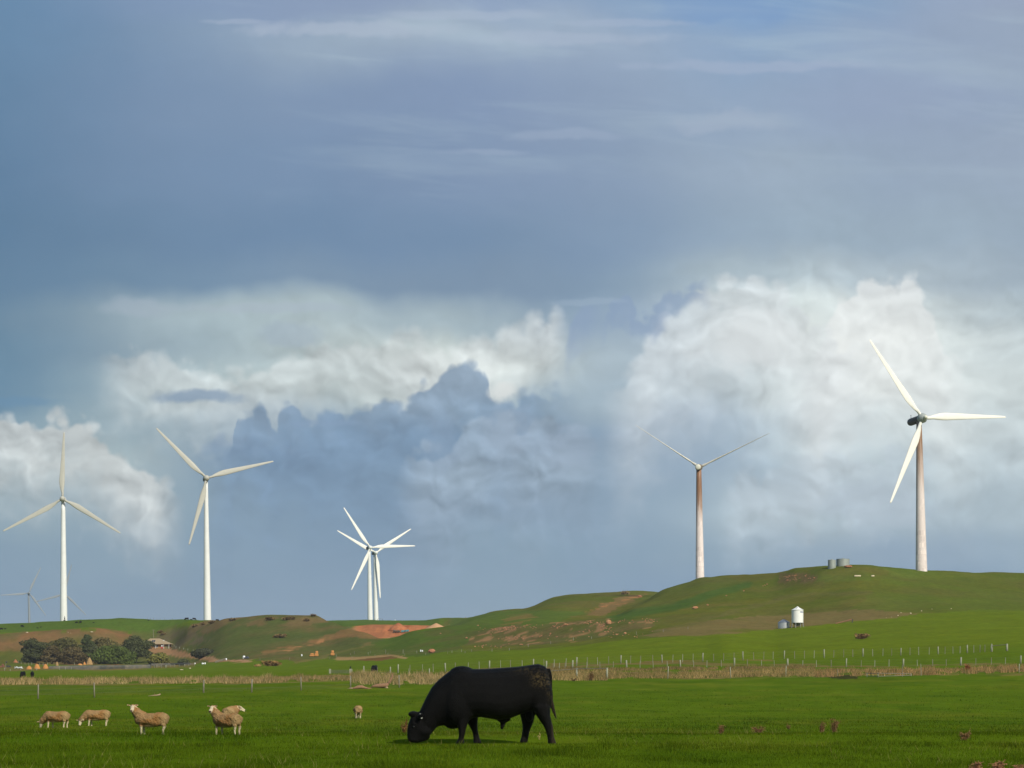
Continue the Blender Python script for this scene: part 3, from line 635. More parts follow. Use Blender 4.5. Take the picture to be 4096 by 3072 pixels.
def limb(mb, pts, n=12):
    """pts: (x, y, z, rx, ry) down the leg; horizontal rings"""
    rings = []
    for x, y, z, rx, ry in pts:
        rings.append([Vector((x+rx*math.cos(2*math.pi*i/n), y+ry*math.sin(2*math.pi*i/n), z)) for i in range(n)])
    mb.loft(rings)
BS = 45.5/F/2.602
def bx(p): return (p-1070)*BS
def bz(q): return (1072-q)*BS
def bull_mesh(name, voxel, bull=True):
    mb = MB(); J = lambda t, b, w_, e=1.0, low=0.0, y0=0: ring((bx(t[0]), bz(t[1])), (bx(b[0]), bz(b[1])), y0, w_, e=e, low=low)
    mb.loft([J((1826,420),(1824,560),.10), J((1805,320),(1812,640),.22), J((1770,262),(1785,680),.28,.9), J((1700,236),(1712,712),.33,.88), J((1600,250),(1610,735),.36,.88),
             J((1500,264),(1500,768),.38,.88,.05), J((1400,272),(1400,808),.41,.88,.10), J((1300,279),(1300,826),.44,.88,.13), J((1200,286),(1200,808),.45,.88,.13), J((1100,290),(1100,792),.44,.88,.10),
             J((1020,290),(1030,798),.42,.9,.06), J((940,272),(950,845),.39,.92,0), J((860,272),(880,902),.36,.95,0), J((790,300),(830,912),.33,.95,0),
             J((725,350),(775,902),.29,1,0), J((655,408),(715,878),.25,1,0), J((590,480),(650,890),.21), J((535,580),(618,925),.18), J((492,668),(590,960),.15), J((462,735),(570,985),.125)])
    # head, nose to the grass
    mb.loft([J((470,730),(560,960),.11), J((415,742),(575,1000),.135,.9), J((370,800),(560,1020),.14,.85), J((345,860),(535,1035),.12,.85), J((336,915),(505,1045),.105,.85), J((334,965),(480,1052),.10,.85), J((336,1010),(440,1060),.095,.85), J((350,1045),(400,1058),.06)])
    mb.ico((bx(400), 0, bz(760)), (.10, .11, .06), 3)                              # poll
    mb.ico((bx(520), -.05, bz(930)), (.13, .11, .13), 3)                           # cheek
    mb.ico((bx(425), -.115, bz(868)), (.045, .03, .03), 2)                         # brow
    for s, (ex, ez) in ((1, (375, 768)), (-1, (478, 778))):                        # ears
        if s == 1: mb.ico((bx(ex), .20, bz(ez)), (.05, .085, .028), 3, rot=Euler((0, R(35), R(-30))))
        else: mb.ico((bx(ex), -.19, bz(ez)), (.045, .10, .06), 3, rot=Euler((R(-10), R(10), R(25))))
    # muscle masses
    mb.ico((bx(905), -.17, bz(620)), (.34, .22, .46), 3, rot=Euler((0, R(14), 0))); mb.ico((bx(905), .17, bz(620)), (.34, .22, .46), 3, rot=Euler((0, R(14), 0)))
    mb.ico((bx(1700), -.15, bz(540)), (.27, .20, .42), 3, rot=Euler((0, R(-12), 0))); mb.ico((bx(1690), .15, bz(540)), (.27, .20, .42), 3)
    mb.ico((bx(905), 0, bz(330)), (.24, .17, .13), 3)
    mb.ico((bx(810), 0, bz(860)), (.16, .13, .10), 3)
    # near fore leg, far fore leg
    L = lambda pts, y: limb(mb, [(bx((a+b)/2), y+dy_, bz(q), (b-a)/2*BS*1.20+.006, ry*1.12) for a, b, q, ry, dy_ in pts])
    L([(850,990,700,.09,.02),(850,985,780,.11,0),(866,955,860,.09,0),(878,938,920,.078,0),(884,932,960,.07,0),(880,922,1000,.055,0),(870,922,1030,.06,0),(856,924,1052,.07,0),(850,926,1074,.075,0)], -.20)
    L([(930,1060,720,.12,0),(958,1058,800,.11,0),(975,1056,860,.09,0),(1005,1058,915,.078,0),(1022,1066,955,.065,0),(1028,1076,1000,.055,0),(1030,1086,1030,.06,0),(1032,1095,1050,.07,0),(1030,1098,1066,.075,0)], .20)
    L([(1520,1700,660,.11,0),(1518,1655,740,.12,0),(1534,1645,810,.10,0),(1544,1628,870,.075,0),(1545,1612,915,.068,0),(1538,1598,960,.055,0),(1532,1590,1000,.052,0),(1520,1584,1035,.06,0),(1512,1578,1064,.07,0)], .19)
    L([(1660,1790,600,.09,.03),(1655,1806,690,.14,0),(1690,1808,770,.12,0),(1735,1826,840,.085,0),(1768,1842,890,.075,0),(1786,1846,940,.06,0),(1800,1854,990,.054,0),(1804,1866,1030,.06,0),(1806,1876,1066,.07,0)], -.21)
    if bull:
        mb.ico((bx(1338), 0, bz(815)), (.13, .09, .06), 3)
        limb(mb, [(bx(1338), 0, bz(825), .085, .05), (bx(1330), 0, bz(865), .045, .035), (bx(1322), 0, bz(900), .034, .028), (bx(1322), 0, bz(920), .022, .018)])
        mb.ico((bx(1605), .02, bz(775)), (.075, .075, .12), 3)
    # tail
    limb(mb, [(bx(1800), 0, bz(285), .045, .045), (bx(1828), 0, bz(360), .03, .03), (bx(1833), 0, bz(470), .024, .024), (bx(1832), -.01, bz(560), .022, .022), (bx(1838), -.02, bz(620), .03, .03),
              (bx(1846), -.02, bz(680), .042, .04), (bx(1860), -.02, bz(730), .034, .03), (bx(1876), -.02, bz(780), .022, .02), (bx(1890), -.02, bz(818), .008, .008)], 8)
    return fuse(mb, name, voxel, 3)
me = bull_mesh('bull_body', 0.013); v = verts(me); nz = fbm(v[:, 0]*14+v[:, 1]*5, v[:, 2]*14, 5, 3)
px_, py_ = v[:, 0]/BS+1070, 1072-v[:, 2]/BS
v2 = v.copy(); v2[:, 1] += np.sign(v[:, 1])*(fbm(v[:, 0]*9, v[:, 2]*5, 9, 3)-0.5)*0.012; me.vertices.foreach_set('co', v2.ravel())
c = np.empty((len(v), 3)); c[:] = (0.0030, 0.0028, 0.0024); c *= (0.7+0.7*fbm(v[:, 0]*20, v[:, 2]*9, 8, 3))[:, None]
dm = np.exp(-(((px_-1715)/75)**2+((py_-400)/70)**2))+0.6*np.exp(-(((px_-1812)/28)**2+((py_-480)/110)**2))+0.35*np.exp(-(((px_-1560)/120)**2+((py_-300)/45)**2))
dm = np.clip(dm*sstep(0.46, 0.68, fbm(v[:, 0]*46, v[:, 2]*56, 12, 3))*1.5, 0, 1)*(v[:, 1] < 0.1)
c = c*(1-dm[:, None])+np.array((0.050, 0.036, 0.015))*dm[:, None]
lg = sstep(850, 960, py_)*(px_ > 700); tl = (px_ > 1834)*(py_ > 560)
c = c*(1-0.35*lg[:, None])+np.array((0.010, 0.008, 0.005))*0.35*lg[:, None]; c[tl > 0] = (0.022, 0.016, 0.009)
set_col(me, c)
def hide_extra(t, co, c):
    n = t.noise(t.vm('MULTIPLY', co, (1, 1, .45)), 55, 4, .6); return t.vm('SCALE', c, sc=t.rng(n, .3, .7, .65, 1.4))
M_bull = material('black_hide', (0, 0, 0), 0.52, attr=True, bump=0.6, bscale=60, spec=0.09, extra=hide_extra)
p = Vector(((1911.2-2048)/F*45.5, 45.5, 0)); p.z = HC-(2971-YH)/F*45.5
p.z = float(ground(p.x, p.y))+0.01
bull = link('bull', me, M_bull, loc=p, label='large black bull grazing side-on, nose in the grass, dried mud on its rump', cat='bull')
M_tag = material('tag_plastic', (0.55, 0.56, 0.48), 0.5, var=0.1); M_eye = material('eye_gloss', (0.01, 0.008, 0.006), 0.08, spec=0.8, var=0.1)
MB().box((bx(484), -.245, bz(772)), (.012, .012, .085), Euler((0, R(-28), 0)), .003).box((bx(490), -.25, bz(796)), (.03, .012, .032), Euler((0, R(-28), 0)), .004).build('ear_tag', M_tag, bull)
MB().ico((bx(408), -.128, bz(888)), (.022, .014, .018), 3).build('eye', M_eye, bull, True)

# cows in the distance share the build, at a coarser grain
cow_me = bull_mesh('cow_body', 0.04, False); v = verts(cow_me); set_col(cow_me, np.tile((0.005, 0.005, 0.005), (len(v), 1)))
mb = MB(); mb.loft([ring((x_, t_), (x_, b_), 0, w_) for x_, t_, b_, w_ in ((.85,.5,.3,.1),(.7,.72,.05,.32),(.3,.76,0,.42),(-.2,.76,0,.42),(-.6,.74,.05,.32),(-.85,.8,.35,.16),(-1.05,.95,.6,.12),(-1.3,.85,.6,.10),(-1.42,.75,.62,.05))])
mb.ico((.5, -.35, .12), (.35, .14, .1), 2); mb.ico((-.5, -.35, .08), (.25, .1, .07), 2)
for s in (-1, 1): mb.ico((-1.05, s*.17, .93), (.05, .12, .04), 2)
lie_me = fuse(mb, 'resting_cow_body', 0.045); set_col(lie_me, np.tile((0.005, 0.005, 0.005), (len(lie_me.vertices), 1)))
M_cow = material('cow_hide', (0, 0, 0), 0.7, attr=True, spec=0.1, var=0.2)
def cow(px, row, hpx, rz, label, lie=False, group=None, sink=0.0, **k):
    q = at1(px, row, **k); s = hpx*mpp(q.y)/(0.98 if lie else 1.5)
    o = link('cow', lie_me if lie else cow_me, M_cow, label=label, cat='cow', group=group); q.z -= sink
    o.location = q; o.scale = (s, s, s); o.rotation_euler.z = rz; return o
cow(89, 2711, 26, R(80), 'black cow seen from behind, left one of the pair past the dry grass', d0=340, d1=700)
cow(129, 2711, 26, R(100), 'black cow seen from behind, right one of the pair past the dry grass', d0=340, d1=700)
cow(1495, 2693, 33, R(75), 'black cow grazing beyond the fence between the crow post and the bull', d0=330, d1=600)
GC = 'black cattle on the far green slope'
for px, row, h, rz, lie, lab in [
  (3, 2520, 9, 0, 0, 'black cow cut off by the left edge of the picture on the far slope'),
  (21, 2517, 5, 20, 1, 'tiny black calf right beside the cow at the left picture edge'),
  (90, 2509, 9, 160, 0, 'lone black cow on the far slope left of the tallest left turbine'),
  (151, 2513, 4, 30, 1, 'black calf lying down, the left one of two below the left turbine'),
  (163, 2510, 4, 200, 1, 'black calf lying down, the right one of two below the left turbine'),
  (306, 2493, 7, 10, 0, 'smaller black cow just right of the left turbine foot'),
  (321, 2493, 10, 75, 0, 'larger black cow just right of the left turbine foot'),
  (375, 2492, 4, 0, 1, 'tiny black calf lying alone right of the pair by the left turbine'),
  (594, 2482, 4, 0, 1, 'black cow resting just under the ridge above the farmhouse'),
  (745, 2480, 10, 10, 0, 'black cow grazing on the ridge, furthest left of the herd by the second turbine'),
  (765, 2480, 5, 30, 1, 'black calf lying between two cows left of the second turbine'),
  (778, 2480, 9, 170, 0, 'black cow grazing on the ridge close to the left of the second turbine'),
  (860, 2479, 4, 0, 1, 'black calf lying just right of the second turbine foot'),
  (871, 2478, 9, 200, 0, 'black cow standing on the ridge right of the second turbine')]:
    cow(px, row, h, R(rz), lab, bool(lie), GC, d0=1062, d1=1200)

# ------------------------------------------------------------------ sheep
M_wool = material('wool', (0, 0, 0), 0.95, attr=True, bump=0.8, bscale=30, spec=0.05)
def sheep(name, px, row, height_px, yaw, head, label, hyaw=0.0, d=None, hy=0.0, group='sheep grazing in the near field', legs=(0, 0, 0, 0)):
    """local frame: body faces -X; yaw turns it; head 'up' or 'down'; hyaw turns the head (local)"""
    mb = MB(); rr = lambda x_, t_, b_, w_, e=.95: ring((x_, t_), (x_, b_), 0, w_, e=e)
    back = [(.60,.58,.44,.08),(.575,.68,.36,.17),(.50,.735,.31,.225),(.34,.76,.29,.255),(.12,.745,.25,.27),(-.12,.73,.24,.27),(-.32,.73,.26,.25),(-.44,.71,.30,.21),(-.54,.65,.37,.15),(-.59,.58,.44,.07)]
    mb.loft([rr(*b) for b in back])
    for s in (-1, 1):
        mb.ico((.36, s*.11, .52), (.18, .12, .20), 2); mb.ico((-.33, s*.12, .50), (.15, .10, .19), 2)
    if head == 'level':
        hp = Vector((-.72, 0, .70)); base = [(-.36, .56, .22), (-.48, .60, .185), (-.60, .65, .15), (-.67, .68, .12)]
        hd = Matrix.Rotation(hyaw, 3, 'Z') @ Vector((-.92, 0, -.38))
    elif head == 'up':
        hp = Vector((-.66, 0, .96)); base = [(-.34, .56, .23), (-.45, .68, .19), (-.55, .80, .15), (-.62, .90, .12)]
        hd = Matrix.Rotation(hyaw, 3, 'Z') @ Vector((-.82, 0, -.57))
    else:
        hp = Vector((-.80, 0, .24)); base = [(-.38, .54, .23), (-.53, .47, .20), (-.67, .38, .165), (-.77, .29, .13)]
        hd = Matrix.Rotation(hyaw, 3, 'Z') @ Vector((-.42, 0, -.90))
    hp.y += hy; pv = [Vector((a, hy*(i_+1)/5, b)) for i_, (a, b, r_) in enumerate(base)]+[hp]; rads = [b[2] for b in base]+[.085]
    for i in range(len(pv)-1):
        for t in (0, .33, .66):
            q = pv[i].lerp(pv[i+1], t); r_ = rads[i]*(1-t)+rads[i+1]*t; mb.ico(q, (r_, r_, r_), 2)
    hd.normalize(); side = hd.cross(Vector((0, 0, 1))).normalized(); up = side.cross(hd).normalized()
    rings = []
    for t, a_, b_, o_ in ((-.06,.05,.05,0),(-.02,.078,.085,0),(.05,.085,.09,0),(.11,.072,.075,-.005),(.17,.056,.058,-.012),(.22,.05,.05,-.016),(.25,.036,.036,-.018),(.262,.015,.015,-.018)):
        rings.append([hp+hd*t+up*o_+side*(a_*math.cos(2*math.pi*i/16))+up*(b_*math.sin(2*math.pi*i/16)) for i in range(16)])
    mb.loft(rings); ears = []
    for s in (-1, 1):
        e = hp+side*s*.15+up*.045-hd*.01; ears.append(e)
        m3 = Matrix((side, up, hd)).transposed(); q = (m3 @ Matrix.Rotation(s*R(12), 3, 'Z')).to_euler()
        mb.ico(e, (.09, .042, .022), 2, rot=q)
    lp = [(-.34,-.13,legs[0]),(-.34,.13,legs[1]),(.42,-.13,legs[2]),(.42,.13,legs[3])]
    for i, (lx, ly, sw) in enumerate(lp):
        k = .03 if i > 1 else 0
        limb(mb, [(lx,ly,.46,.10,.08),(lx+sw*.25+k,ly,.34,.08,.065),(lx+sw*.5+k*1.2,ly,.25,.048,.044),(lx+sw*.7,ly,.15,.037,.034),(lx+sw*.9,ly,.06,.034,.032),(lx+sw,ly,.0,.04,.036)], 10)
    mb.ico((.57, 0, .58), (.03, .035, .08), 2)
    me = fuse(mb, 'sheep_body', 0.012, 2); v = verts(me)
    n1 = fbm(v[:, 0]*18+v[:, 1]*13, v[:, 2]*20+v[:, 1]*9, 7, 3)-0.5
    wool = (v[:, 2] > .30)
    no = np.empty(len(v)*3, np.float32); me.vertices.foreach_get('normal', no); no = no.reshape(-1, 3); n2 = fbm(v[:, 0]*5+3, v[:, 2]*6+v[:, 1]*4, 17, 2)-.5
    vv = v+no*((n1*0.045+n2*.07)*wool)[:, None]; me.vertices.foreach_set('co', vv.astype(np.float32).ravel())
    c = np.empty((len(v), 3)); base_c = np.array(alb((148, 118, 80), .80)); gr = np.array(alb((152, 128, 88), .80)); br = np.array(alb((142, 104, 62), .80))
    t = fbm(v[:, 0]*3+4, v[:, 2]*4+v[:, 1]*3, 3, 3)[:, None]; c[:] = base_c; c = c*(1-sstep(.5, .7, t))+br*sstep(.5, .7, t); k = sstep(.2, .5, v[:, 0])[:, None]*.7; c = c*(1-k)+gr*k
    crm = np.array(alb((196, 182, 146))); leg = (1-sstep(.24, .32, v[:, 2]))[:, None]
    if head == 'down': leg = leg*(v[:, 0] > -.52)[:, None]
    c = c*(1-leg)+crm*leg
    rel_ = v-np.array(hp); al = rel_@np.array(hd); rad = np.linalg.norm(rel_-al[:, None]*np.array(hd), axis=1)
    face = (sstep(.0, .05, al)*(rad < .098))[:, None]; c = c*(1-face)+np.array(alb((206, 190, 158)))*face
    for e in ears:
        dd_ = np.linalg.norm(v-np.array(e), axis=1); c[(dd_ < .09)*(rad > .085)] = alb((196, 170, 132)); c[(dd_ < .035)] = alb((150, 110, 84))
    for s in (-1, 1):
        e = hp+hd*.06+side*s*.075+up*.03; c[np.linalg.norm(v-np.array(e), axis=1) < .024] = (.02, .015, .01)
        e = hp+hd*.25+side*s*.022; c[np.linalg.norm(v-np.array(e), axis=1) < .024] = (.06, .035, .025)
    set_col(me, c)
    q = at1(px, row, d0=30, d1=200)
    if d: q = Vector(((px-2048)/F*d, d, float(ground((px-2048)/F*d, d))))
    s = height_px*mpp(q.y)/.74
    o = link(name, me, M_wool, label=label, cat='sheep', group=group, loc=q); o.scale = (s, s, s); o.rotation_euler.z = yaw; return o
sheep('sheep', 228, 2912, 66, R(-20), 'down', 'tan sheep grazing, furthest left, with one white ear stuck out', R(-20), legs=(-.05, .06, 0, .02))
sheep('sheep', 390, 2904, 63, R(-4), 'down', 'tan sheep grazing with its white face lowered, second from the left', R(62), legs=(-.05, .03, .02, -.04))
sheep('sheep', 606, 2938, 86, R(-8), 'up', 'biggest sheep, rusty tan, standing side-on and facing the camera', R(86), legs=(.02, .05, .04, -.06))
sheep('sheep', 908, 2939, 84, R(-34), 'up', 'rusty tan sheep turned half away, looking back at the camera, in front of another', R(100), legs=(-.05, .0, .06, .04))
sheep('sheep', 917, 2906, 80, R(-86), 'level', 'tan sheep seen from behind, half hidden, its white face turned right', R(-84), d=106, hy=.33)
sheep('sheep', 1432, 2873, 49, R(-84), 'down', 'small pale sheep seen from behind, alone in the middle of the field', 0, legs=(0, 0, 0, 0))

# ------------------------------------------------------------------ wind turbines
def stain_extra(lo, hi, col, pale):
    def f(t, co, c):
        s = t.sep(co); n = t.noise(t.vm('MULTIPLY', co, (1, 1, .12)), .9, 5, .65)
        k = t.m('ADD', s[2], t.m('MULTIPLY', t.m('SUBTRACT', n, .5), 22)); k = t.rng(k, lo, hi, 0, 1, True)
        side = t.rng(t.noise(t.vm('MULTIPLY', co, (1.2, 1.2, .06)), 1.4, 4, .6), .3, .7, .75, 1.2)
        c = t.mix(t.m('MULTIPLY', k, side, clamp=True), t.mix(.35, c, (*pale, 1)), (*col, 1))
        br = t.node('ShaderNodeTexBrick'); br.inputs['Scale'].default_value = 1.0
        ang = t.m('ARCTAN2', s[1], s[0]); t.put(br.inputs['Vector'], t.comb(t.m('MULTIPLY', ang, 3.2), s[2]))
        br.inputs['Brick Width'].default_value = 1.6; br.inputs['Row Height'].default_value = 2.1; br.inputs['Mortar Size'].default_value = .25
        br.inputs['Color1'].default_value = (1.3, 1.28, 1.26, 1); br.inputs['Color2'].default_value = (.80, .78, .78, 1); br.inputs['Mortar'].default_value = (1, .98, .97, 1)
        patch = t.m('MULTIPLY', t.rng(s[2], 40, 8, 0, .95, True), t.rng(t.noise(co, .5, 4, .6), .42, .55, 0, 1, True))
        return t.vm('MULTIPLY', c, t.mix(patch, (1, 1, 1, 1), br.outputs[0]))
    return f
M_white = material('turbine_white', (0.74, 0.75, 0.70), 0.45, var=0.05, vscale=0.4)
M_blade_w = material('turbine_blade', (0.80, 0.78, 0.69), 0.5, var=0.05, vscale=0.5)
M_hub_g = material('hub_grey', (0.36, 0.39, 0.36), 0.5, var=0.08, vscale=1.0)
M_nac_shade = material('nacelle_shaded', (0.05, 0.05, 0.05), 0.5, var=0.15, vscale=1.0)  # shade on the nacelle's far side put into the colour
M_nac_b = material('nacelle_brown', (0.16, 0.12, 0.08), 0.6, var=0.3, vscale=0.8, col2=(0.26, 0.22, 0.16))
M_cream = material('nacelle_cap', (0.68, 0.67, 0.55), 0.5, var=0.06)
M_rust4 = material('tower_oil_stained', (0.78, 0.71, 0.66), 0.55, extra=stain_extra(20, 38, (0.24, 0.115, 0.05), (0.70, 0.56, 0.50)))
M_rust5 = material('tower_stained', (0.74, 0.67, 0.62), 0.55, extra=stain_extra(22, 48, (0.26, 0.14, 0.07), (0.62, 0.50, 0.44)))
M_bstain = material('blade_soiled', (0.58, 0.56, 0.48), 0.5, var=0.18, vscale=0.6)
def blade_mesh(Rb, chord, pitch, thk=1.0):
    """blade along +Z, rotor axis -Y; root cylinder to thin tip with a little twist"""
    st = [(0.7,.50,1.0),(1.8,.50,1.0),(2.6,.50,.95),(4.0,.58,.66),(6.0,.84,.36),(8.0,1.0,.26),(11,.93,.22),(15,.79,.20),(20,.62,.19),(25,.46,.19),(29,.34,.20),(30.6,.26,.20),(31.2,.13,.22)]
    rings = []
    for r_, c_, th in st:
        if r_ > 5: th = th*thk
        cc = c_*chord if r_ > 2.7 else 1.08; cc = max(cc, .05); tw = R(5)*(1-r_/31)+pitch
        ring_ = []
        for i in range(14):
            a = 2*math.pi*i/14; u = math.cos(a)*cc*.5; v_ = math.sin(a)*cc*.5*th*(1.0 if th > .8 else (.75+.35*math.cos(a)))
            if th < .8: u -= cc*.18
            x_ = u*math.cos(tw)-v_*math.sin(tw); y_ = u*math.sin(tw)+v_*math.cos(tw)
            ring_.append(Vector((x_, y_, r_*Rb/31.0)))
        rings.append(ring_)
    mb = MB(); mb.loft(rings); return mb.mesh('blade', True)
BLM = blade_mesh(31.4, 2.55, 0.0); BLE = blade_mesh(31.4, 2.0, R(84), 1.6)
def turbine(label, hub, D_, base, yaw, phis, mt, mn, mhub, mnose, blm=BLM, mb_=None, style='drum', r0=1.72, r1=.92, group='wind turbines along the ridge', fast=False, off=2.4, nlen=6.2, nr=1.25):
    """hub, base: photo pixels of rotor centre and tower foot; yaw: turn of the nose to the right of the camera"""
    hx, hz = (hub[0]-2048)/F*D_, HC+(YH-hub[1])/F*D_
    hub_v = Vector((hx, D_, hz)); fwd = Vector((math.sin(yaw), -math.cos(yaw), 0.0))       # nose direction
    tp = hub_v-fwd*off
    bxp = (base-2048)/F*tp.y; gz_ = float(ground(bxp, tp.y))-1.0
    root = empty('wind_turbine', (bxp, tp.y, gz_), label=label, cat='wind turbine', group=group)
    H_ = tp.z-gz_-nr*.8; dxx = tp.x-bxp
    mb = MB(); n = 12; prof = [(r0*1.0, 0), (r0, 1.0)]+[(r0+(r1-r0)*(i/n), 1.0+(H_-1.0)*i/n) for i in range(1, n+1)]
    mb.lathe(prof+[(0.01, H_)], 28)
    for vv_ in mb.bm.verts: vv_.co.x += dxx*min(1, vv_.co.z/H_)
    tw = mb.build('tower', mt, root, True)
    rotM = Matrix.Rotation(yaw, 4, 'Z'); ctr = hub_v-Vector((bxp, tp.y, gz_)); tilt = Matrix.Rotation(R(-4), 4, 'X')
    B = Matrix.Translation(ctr) @ rotM @ tilt                                                 # local: nose -Y, up +Z
    X90 = Matrix.Rotation(R(90), 4, 'X')                                                      # +Z -> -Y
    if style == 'drum':
        nac = MB().lathe([(.01,-nlen-.15),(nr*.6,-nlen-.12),(nr*.93,-nlen+.1),(nr,-nlen+.6),(nr,-1.3),(nr*.9,-1.05),(.01,-1.05)], 24, X90)
        nac.tube((0, nlen-.8, nr*.9), (0, nlen-.7, nr+1.1), .10, .05, 6); nac.box((0, nlen-.75, nr+.95), (.5, .06, .10))
    else:
        nac = MB(); rg = []
        for y_, w_, t_, b_ in ((.95,.95,.95,-1.0),(1.3,1.15,1.15,-1.15),(4.5,1.2,1.25,-1.15),(nlen-.5,1.05,1.1,-.9),(nlen,.7,.8,-.5)):
            rg.append([Vector((w_*math.copysign(abs(math.cos(a))**.6, math.cos(a)), y_, (t_+b_)/2+(t_-b_)/2*math.copysign(abs(math.sin(a))**.6, math.sin(a)))) for a in [2*math.pi*i/16 for i in range(16)]])
        nac.loft(rg)
    nm = nac.mesh('nacelle', True); nm.transform(B); link('nacelle', nm, mn, root)
    if style == 'cap':
        cm = MB().lathe([(.01,-nlen-.45),(nr*.55,-nlen-.42),(nr*.85,-nlen-.25),(nr*.93,-nlen+.02),(nr*.93,-nlen+.3),(.01,-nlen+.3)], 24, X90).mesh('nacelle_cap', True); cm.transform(B); link('nacelle_cap', cm, mnose, root)
    hb = MB()
    if mnose and style == 'drum' and mhub is M_hub_g:
        hb.lathe([(.01,-1.0),(1.5,-1.0),(1.65,-.7),(1.65,.3),(1.4,.9),(.9,1.6),(.62,1.85),(.01,1.86)], 24, X90)
        nn = MB().lathe([(.01,1.65),(.55,1.7),(.64,2.05),(.52,2.45),(.25,2.66),(.01,2.7)], 20, X90).mesh('nose_cone', True); nn.transform(B); link('nose_cone', nn, mnose, root)
    else:
        hb.lathe([(.01,-1.0),(1.15,-1.0),(1.3,-.6),(1.3,.3),(1.15,.9),(.8,1.35),(.35,1.6),(.01,1.66)], 24, X90)
    hm = hb.mesh('hub', True); hm.transform(B); link('hub', hm, mhub, root)
    bmesh_own = blm.copy(); bmesh_own.materials.clear()
    for ph in phis:
        o = link('blade', bmesh_own, mb_ or M_blade_w, root)
        o.matrix_local = B @ Matrix.Rotation(ph, 4, 'Y')
    return root, tw
def az(*a): return [R(v) for v in a]
M_fshade = material('far_turbine_cloud_shade', (0.22, 0.25, 0.27), 0.6, var=0.04); M_bgrey = material('blade_grey', (0.44, 0.43, 0.36), 0.5, var=0.06, vscale=0.5)  # far turbines: cloud shade and haze put into a darker grey
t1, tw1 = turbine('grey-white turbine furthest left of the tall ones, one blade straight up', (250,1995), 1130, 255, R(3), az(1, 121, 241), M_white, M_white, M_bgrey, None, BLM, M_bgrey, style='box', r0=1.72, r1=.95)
t2, _ = turbine('white turbine second from the left, over the cattle on the ridge', (826,1912), 1090, 830, R(13), az(-45, 75, 195), M_white, M_nac_shade, M_bgrey, None, BLM, M_bgrey, style='box', r0=1.72, r1=.85)
t3, _ = turbine('white turbine of the overlapping pair, the front one with a level right-hand blade', (1481,2190), 1590, 1481, R(22), az(-34, 87, 206), M_white, M_nac_shade, M_white, None, style='box', r0=1.75, r1=.95)
t3b, _ = turbine('white turbine of the overlapping pair, the rear one with a blade hanging straight down', (1504,2211), 1660, 1505, R(24), az(-62, 57, 176), M_white, M_nac_shade, M_white, None, style='box', r0=1.75, r1=.95)
t4, _ = turbine('stopped turbine with edge-on blades and a rust-brown stained tower top', (2798,1869), 985, 2800, R(169), az(56, -65, 177), M_rust4, M_nac_b, M_nac_b, M_cream, BLE, M_bstain, 'cap', r0=1.78, r1=1.05, nlen=5.6)
t5, _ = turbine('nearest turbine, furthest right, with a shade-toned nacelle, grey hub and streaked pinkish tower', (3690,1672), 800, 3686, R(19), az(-36, 87.5, 204.5), M_rust5, M_nac_shade, M_hub_g, M_cream, BLM, None, 'drum', r0=1.92, r1=.88, nlen=8.6)
t6, _ = turbine('faint far-off turbine furthest left at the edge, seen from behind', (116,2372), 2670, 120, R(20), az(25, 144, 265), M_fshade, M_fshade, M_fshade, None, BLM, M_fshade, style='box', r0=1.7, r1=.95, group='faint turbines far behind the ridge')
t7, _ = turbine('faint far-off turbine hidden behind the tower of the left turbine, only blades showing', (257,2375), 2500, 257, R(8), az(14, 135, 254), M_fshade, M_fshade, M_fshade, None, BLM, M_fshade, style='box', r0=1.6, r1=.9, group='faint turbines far behind the ridge')
M_dk = material('dark_paint', (0.06, 0.06, 0.055), 0.6, var=0.1); M_steel = material('galvanised', (0.34, 0.36, 0.34), 0.5, metal=0.4, var=0.12, vscale=1.5)
mb = MB()
mb.box((0.72, -1.62, 2.1), (.5, .12, 1.1), None, .02).box((0.72, -1.75, 1.35), (.9, .8, .08)).box((.72, -1.9, .9), (.9, .1, .9))
mb.build('door', M_dk, t1)
MB().box((0.72, -1.66, 3.1), (.25, .12, .25)).build('warning_sign', M_dk, t1)

# ------------------------------------------------------------------ fences
M_wood = material('weathered_timber', (0.20, 0.18, 0.125), 0.9, var=0.2, vscale=3, bump=0.4)
M_pale = material('pale_post', (0.25, 0.25, 0.17), 0.85, var=0.15, vscale=3)
M_rust = material('rusty_iron', (0.24, 0.10, 0.06), 0.8, var=0.25, vscale=3)
M_wire = material('fence_wire', (0.16, 0.15, 0.12), 0.6, metal=0.5, var=0.2)
def fence(label, posts, d0, d1, wires=(0.3, 0.6, 0.9), thick=0.09, group=None, lo_thick=0.035, breaks=(), mesh_net=False, wr=0.006, pm=None):
    """posts: (px, base row, top row, big?)"""
    pp = [at1(p_[0], p_[1], d0=d0, d1=d1) for p_ in posts]
    root = empty('wire_fence', pp[0], label=label, cat='fence', group=group); o0 = pp[0]; tops = []
    for q, (px, b_, t_, big) in zip(pp, posts):
        h = (b_-t_)*mpp(q.y); r_ = (thick if big else lo_thick)*random.uniform(.85, 1.15); lean = Vector((random.uniform(-.05, .05)*h, random.uniform(-.04, .04)*h, 0))
        a = q-o0+Vector((0, 0, -.15)); b = q-o0+Vector((0, 0, h))+lean
        MB().tube(a, b, r_, r_*.92, 8 if big else 5).build('post', pm or (M_pale if big or random.random() < .5 else M_wood), root, big)
        tops.append((q-o0, h, lean))
    mb = MB()
    for i, ((q0, h0, l0), (q1, h1, l1)) in enumerate(zip(tops, tops[1:])):
        if i in breaks: continue
        for f_ in wires:
            a = q0+Vector((0, 0, h0*f_))+l0*f_; b = q1+Vector((0, 0, h1*f_))+l1*f_
            nseg = max(1, int((b-a).length/8)); pr = a
            for k in range(1, nseg+1):
                cpt = a.lerp(b, k/nseg); mb.tube(pr, cpt, wr, wr, 4, False); pr = cpt
    mb.build('wire', M_wire, root); return root
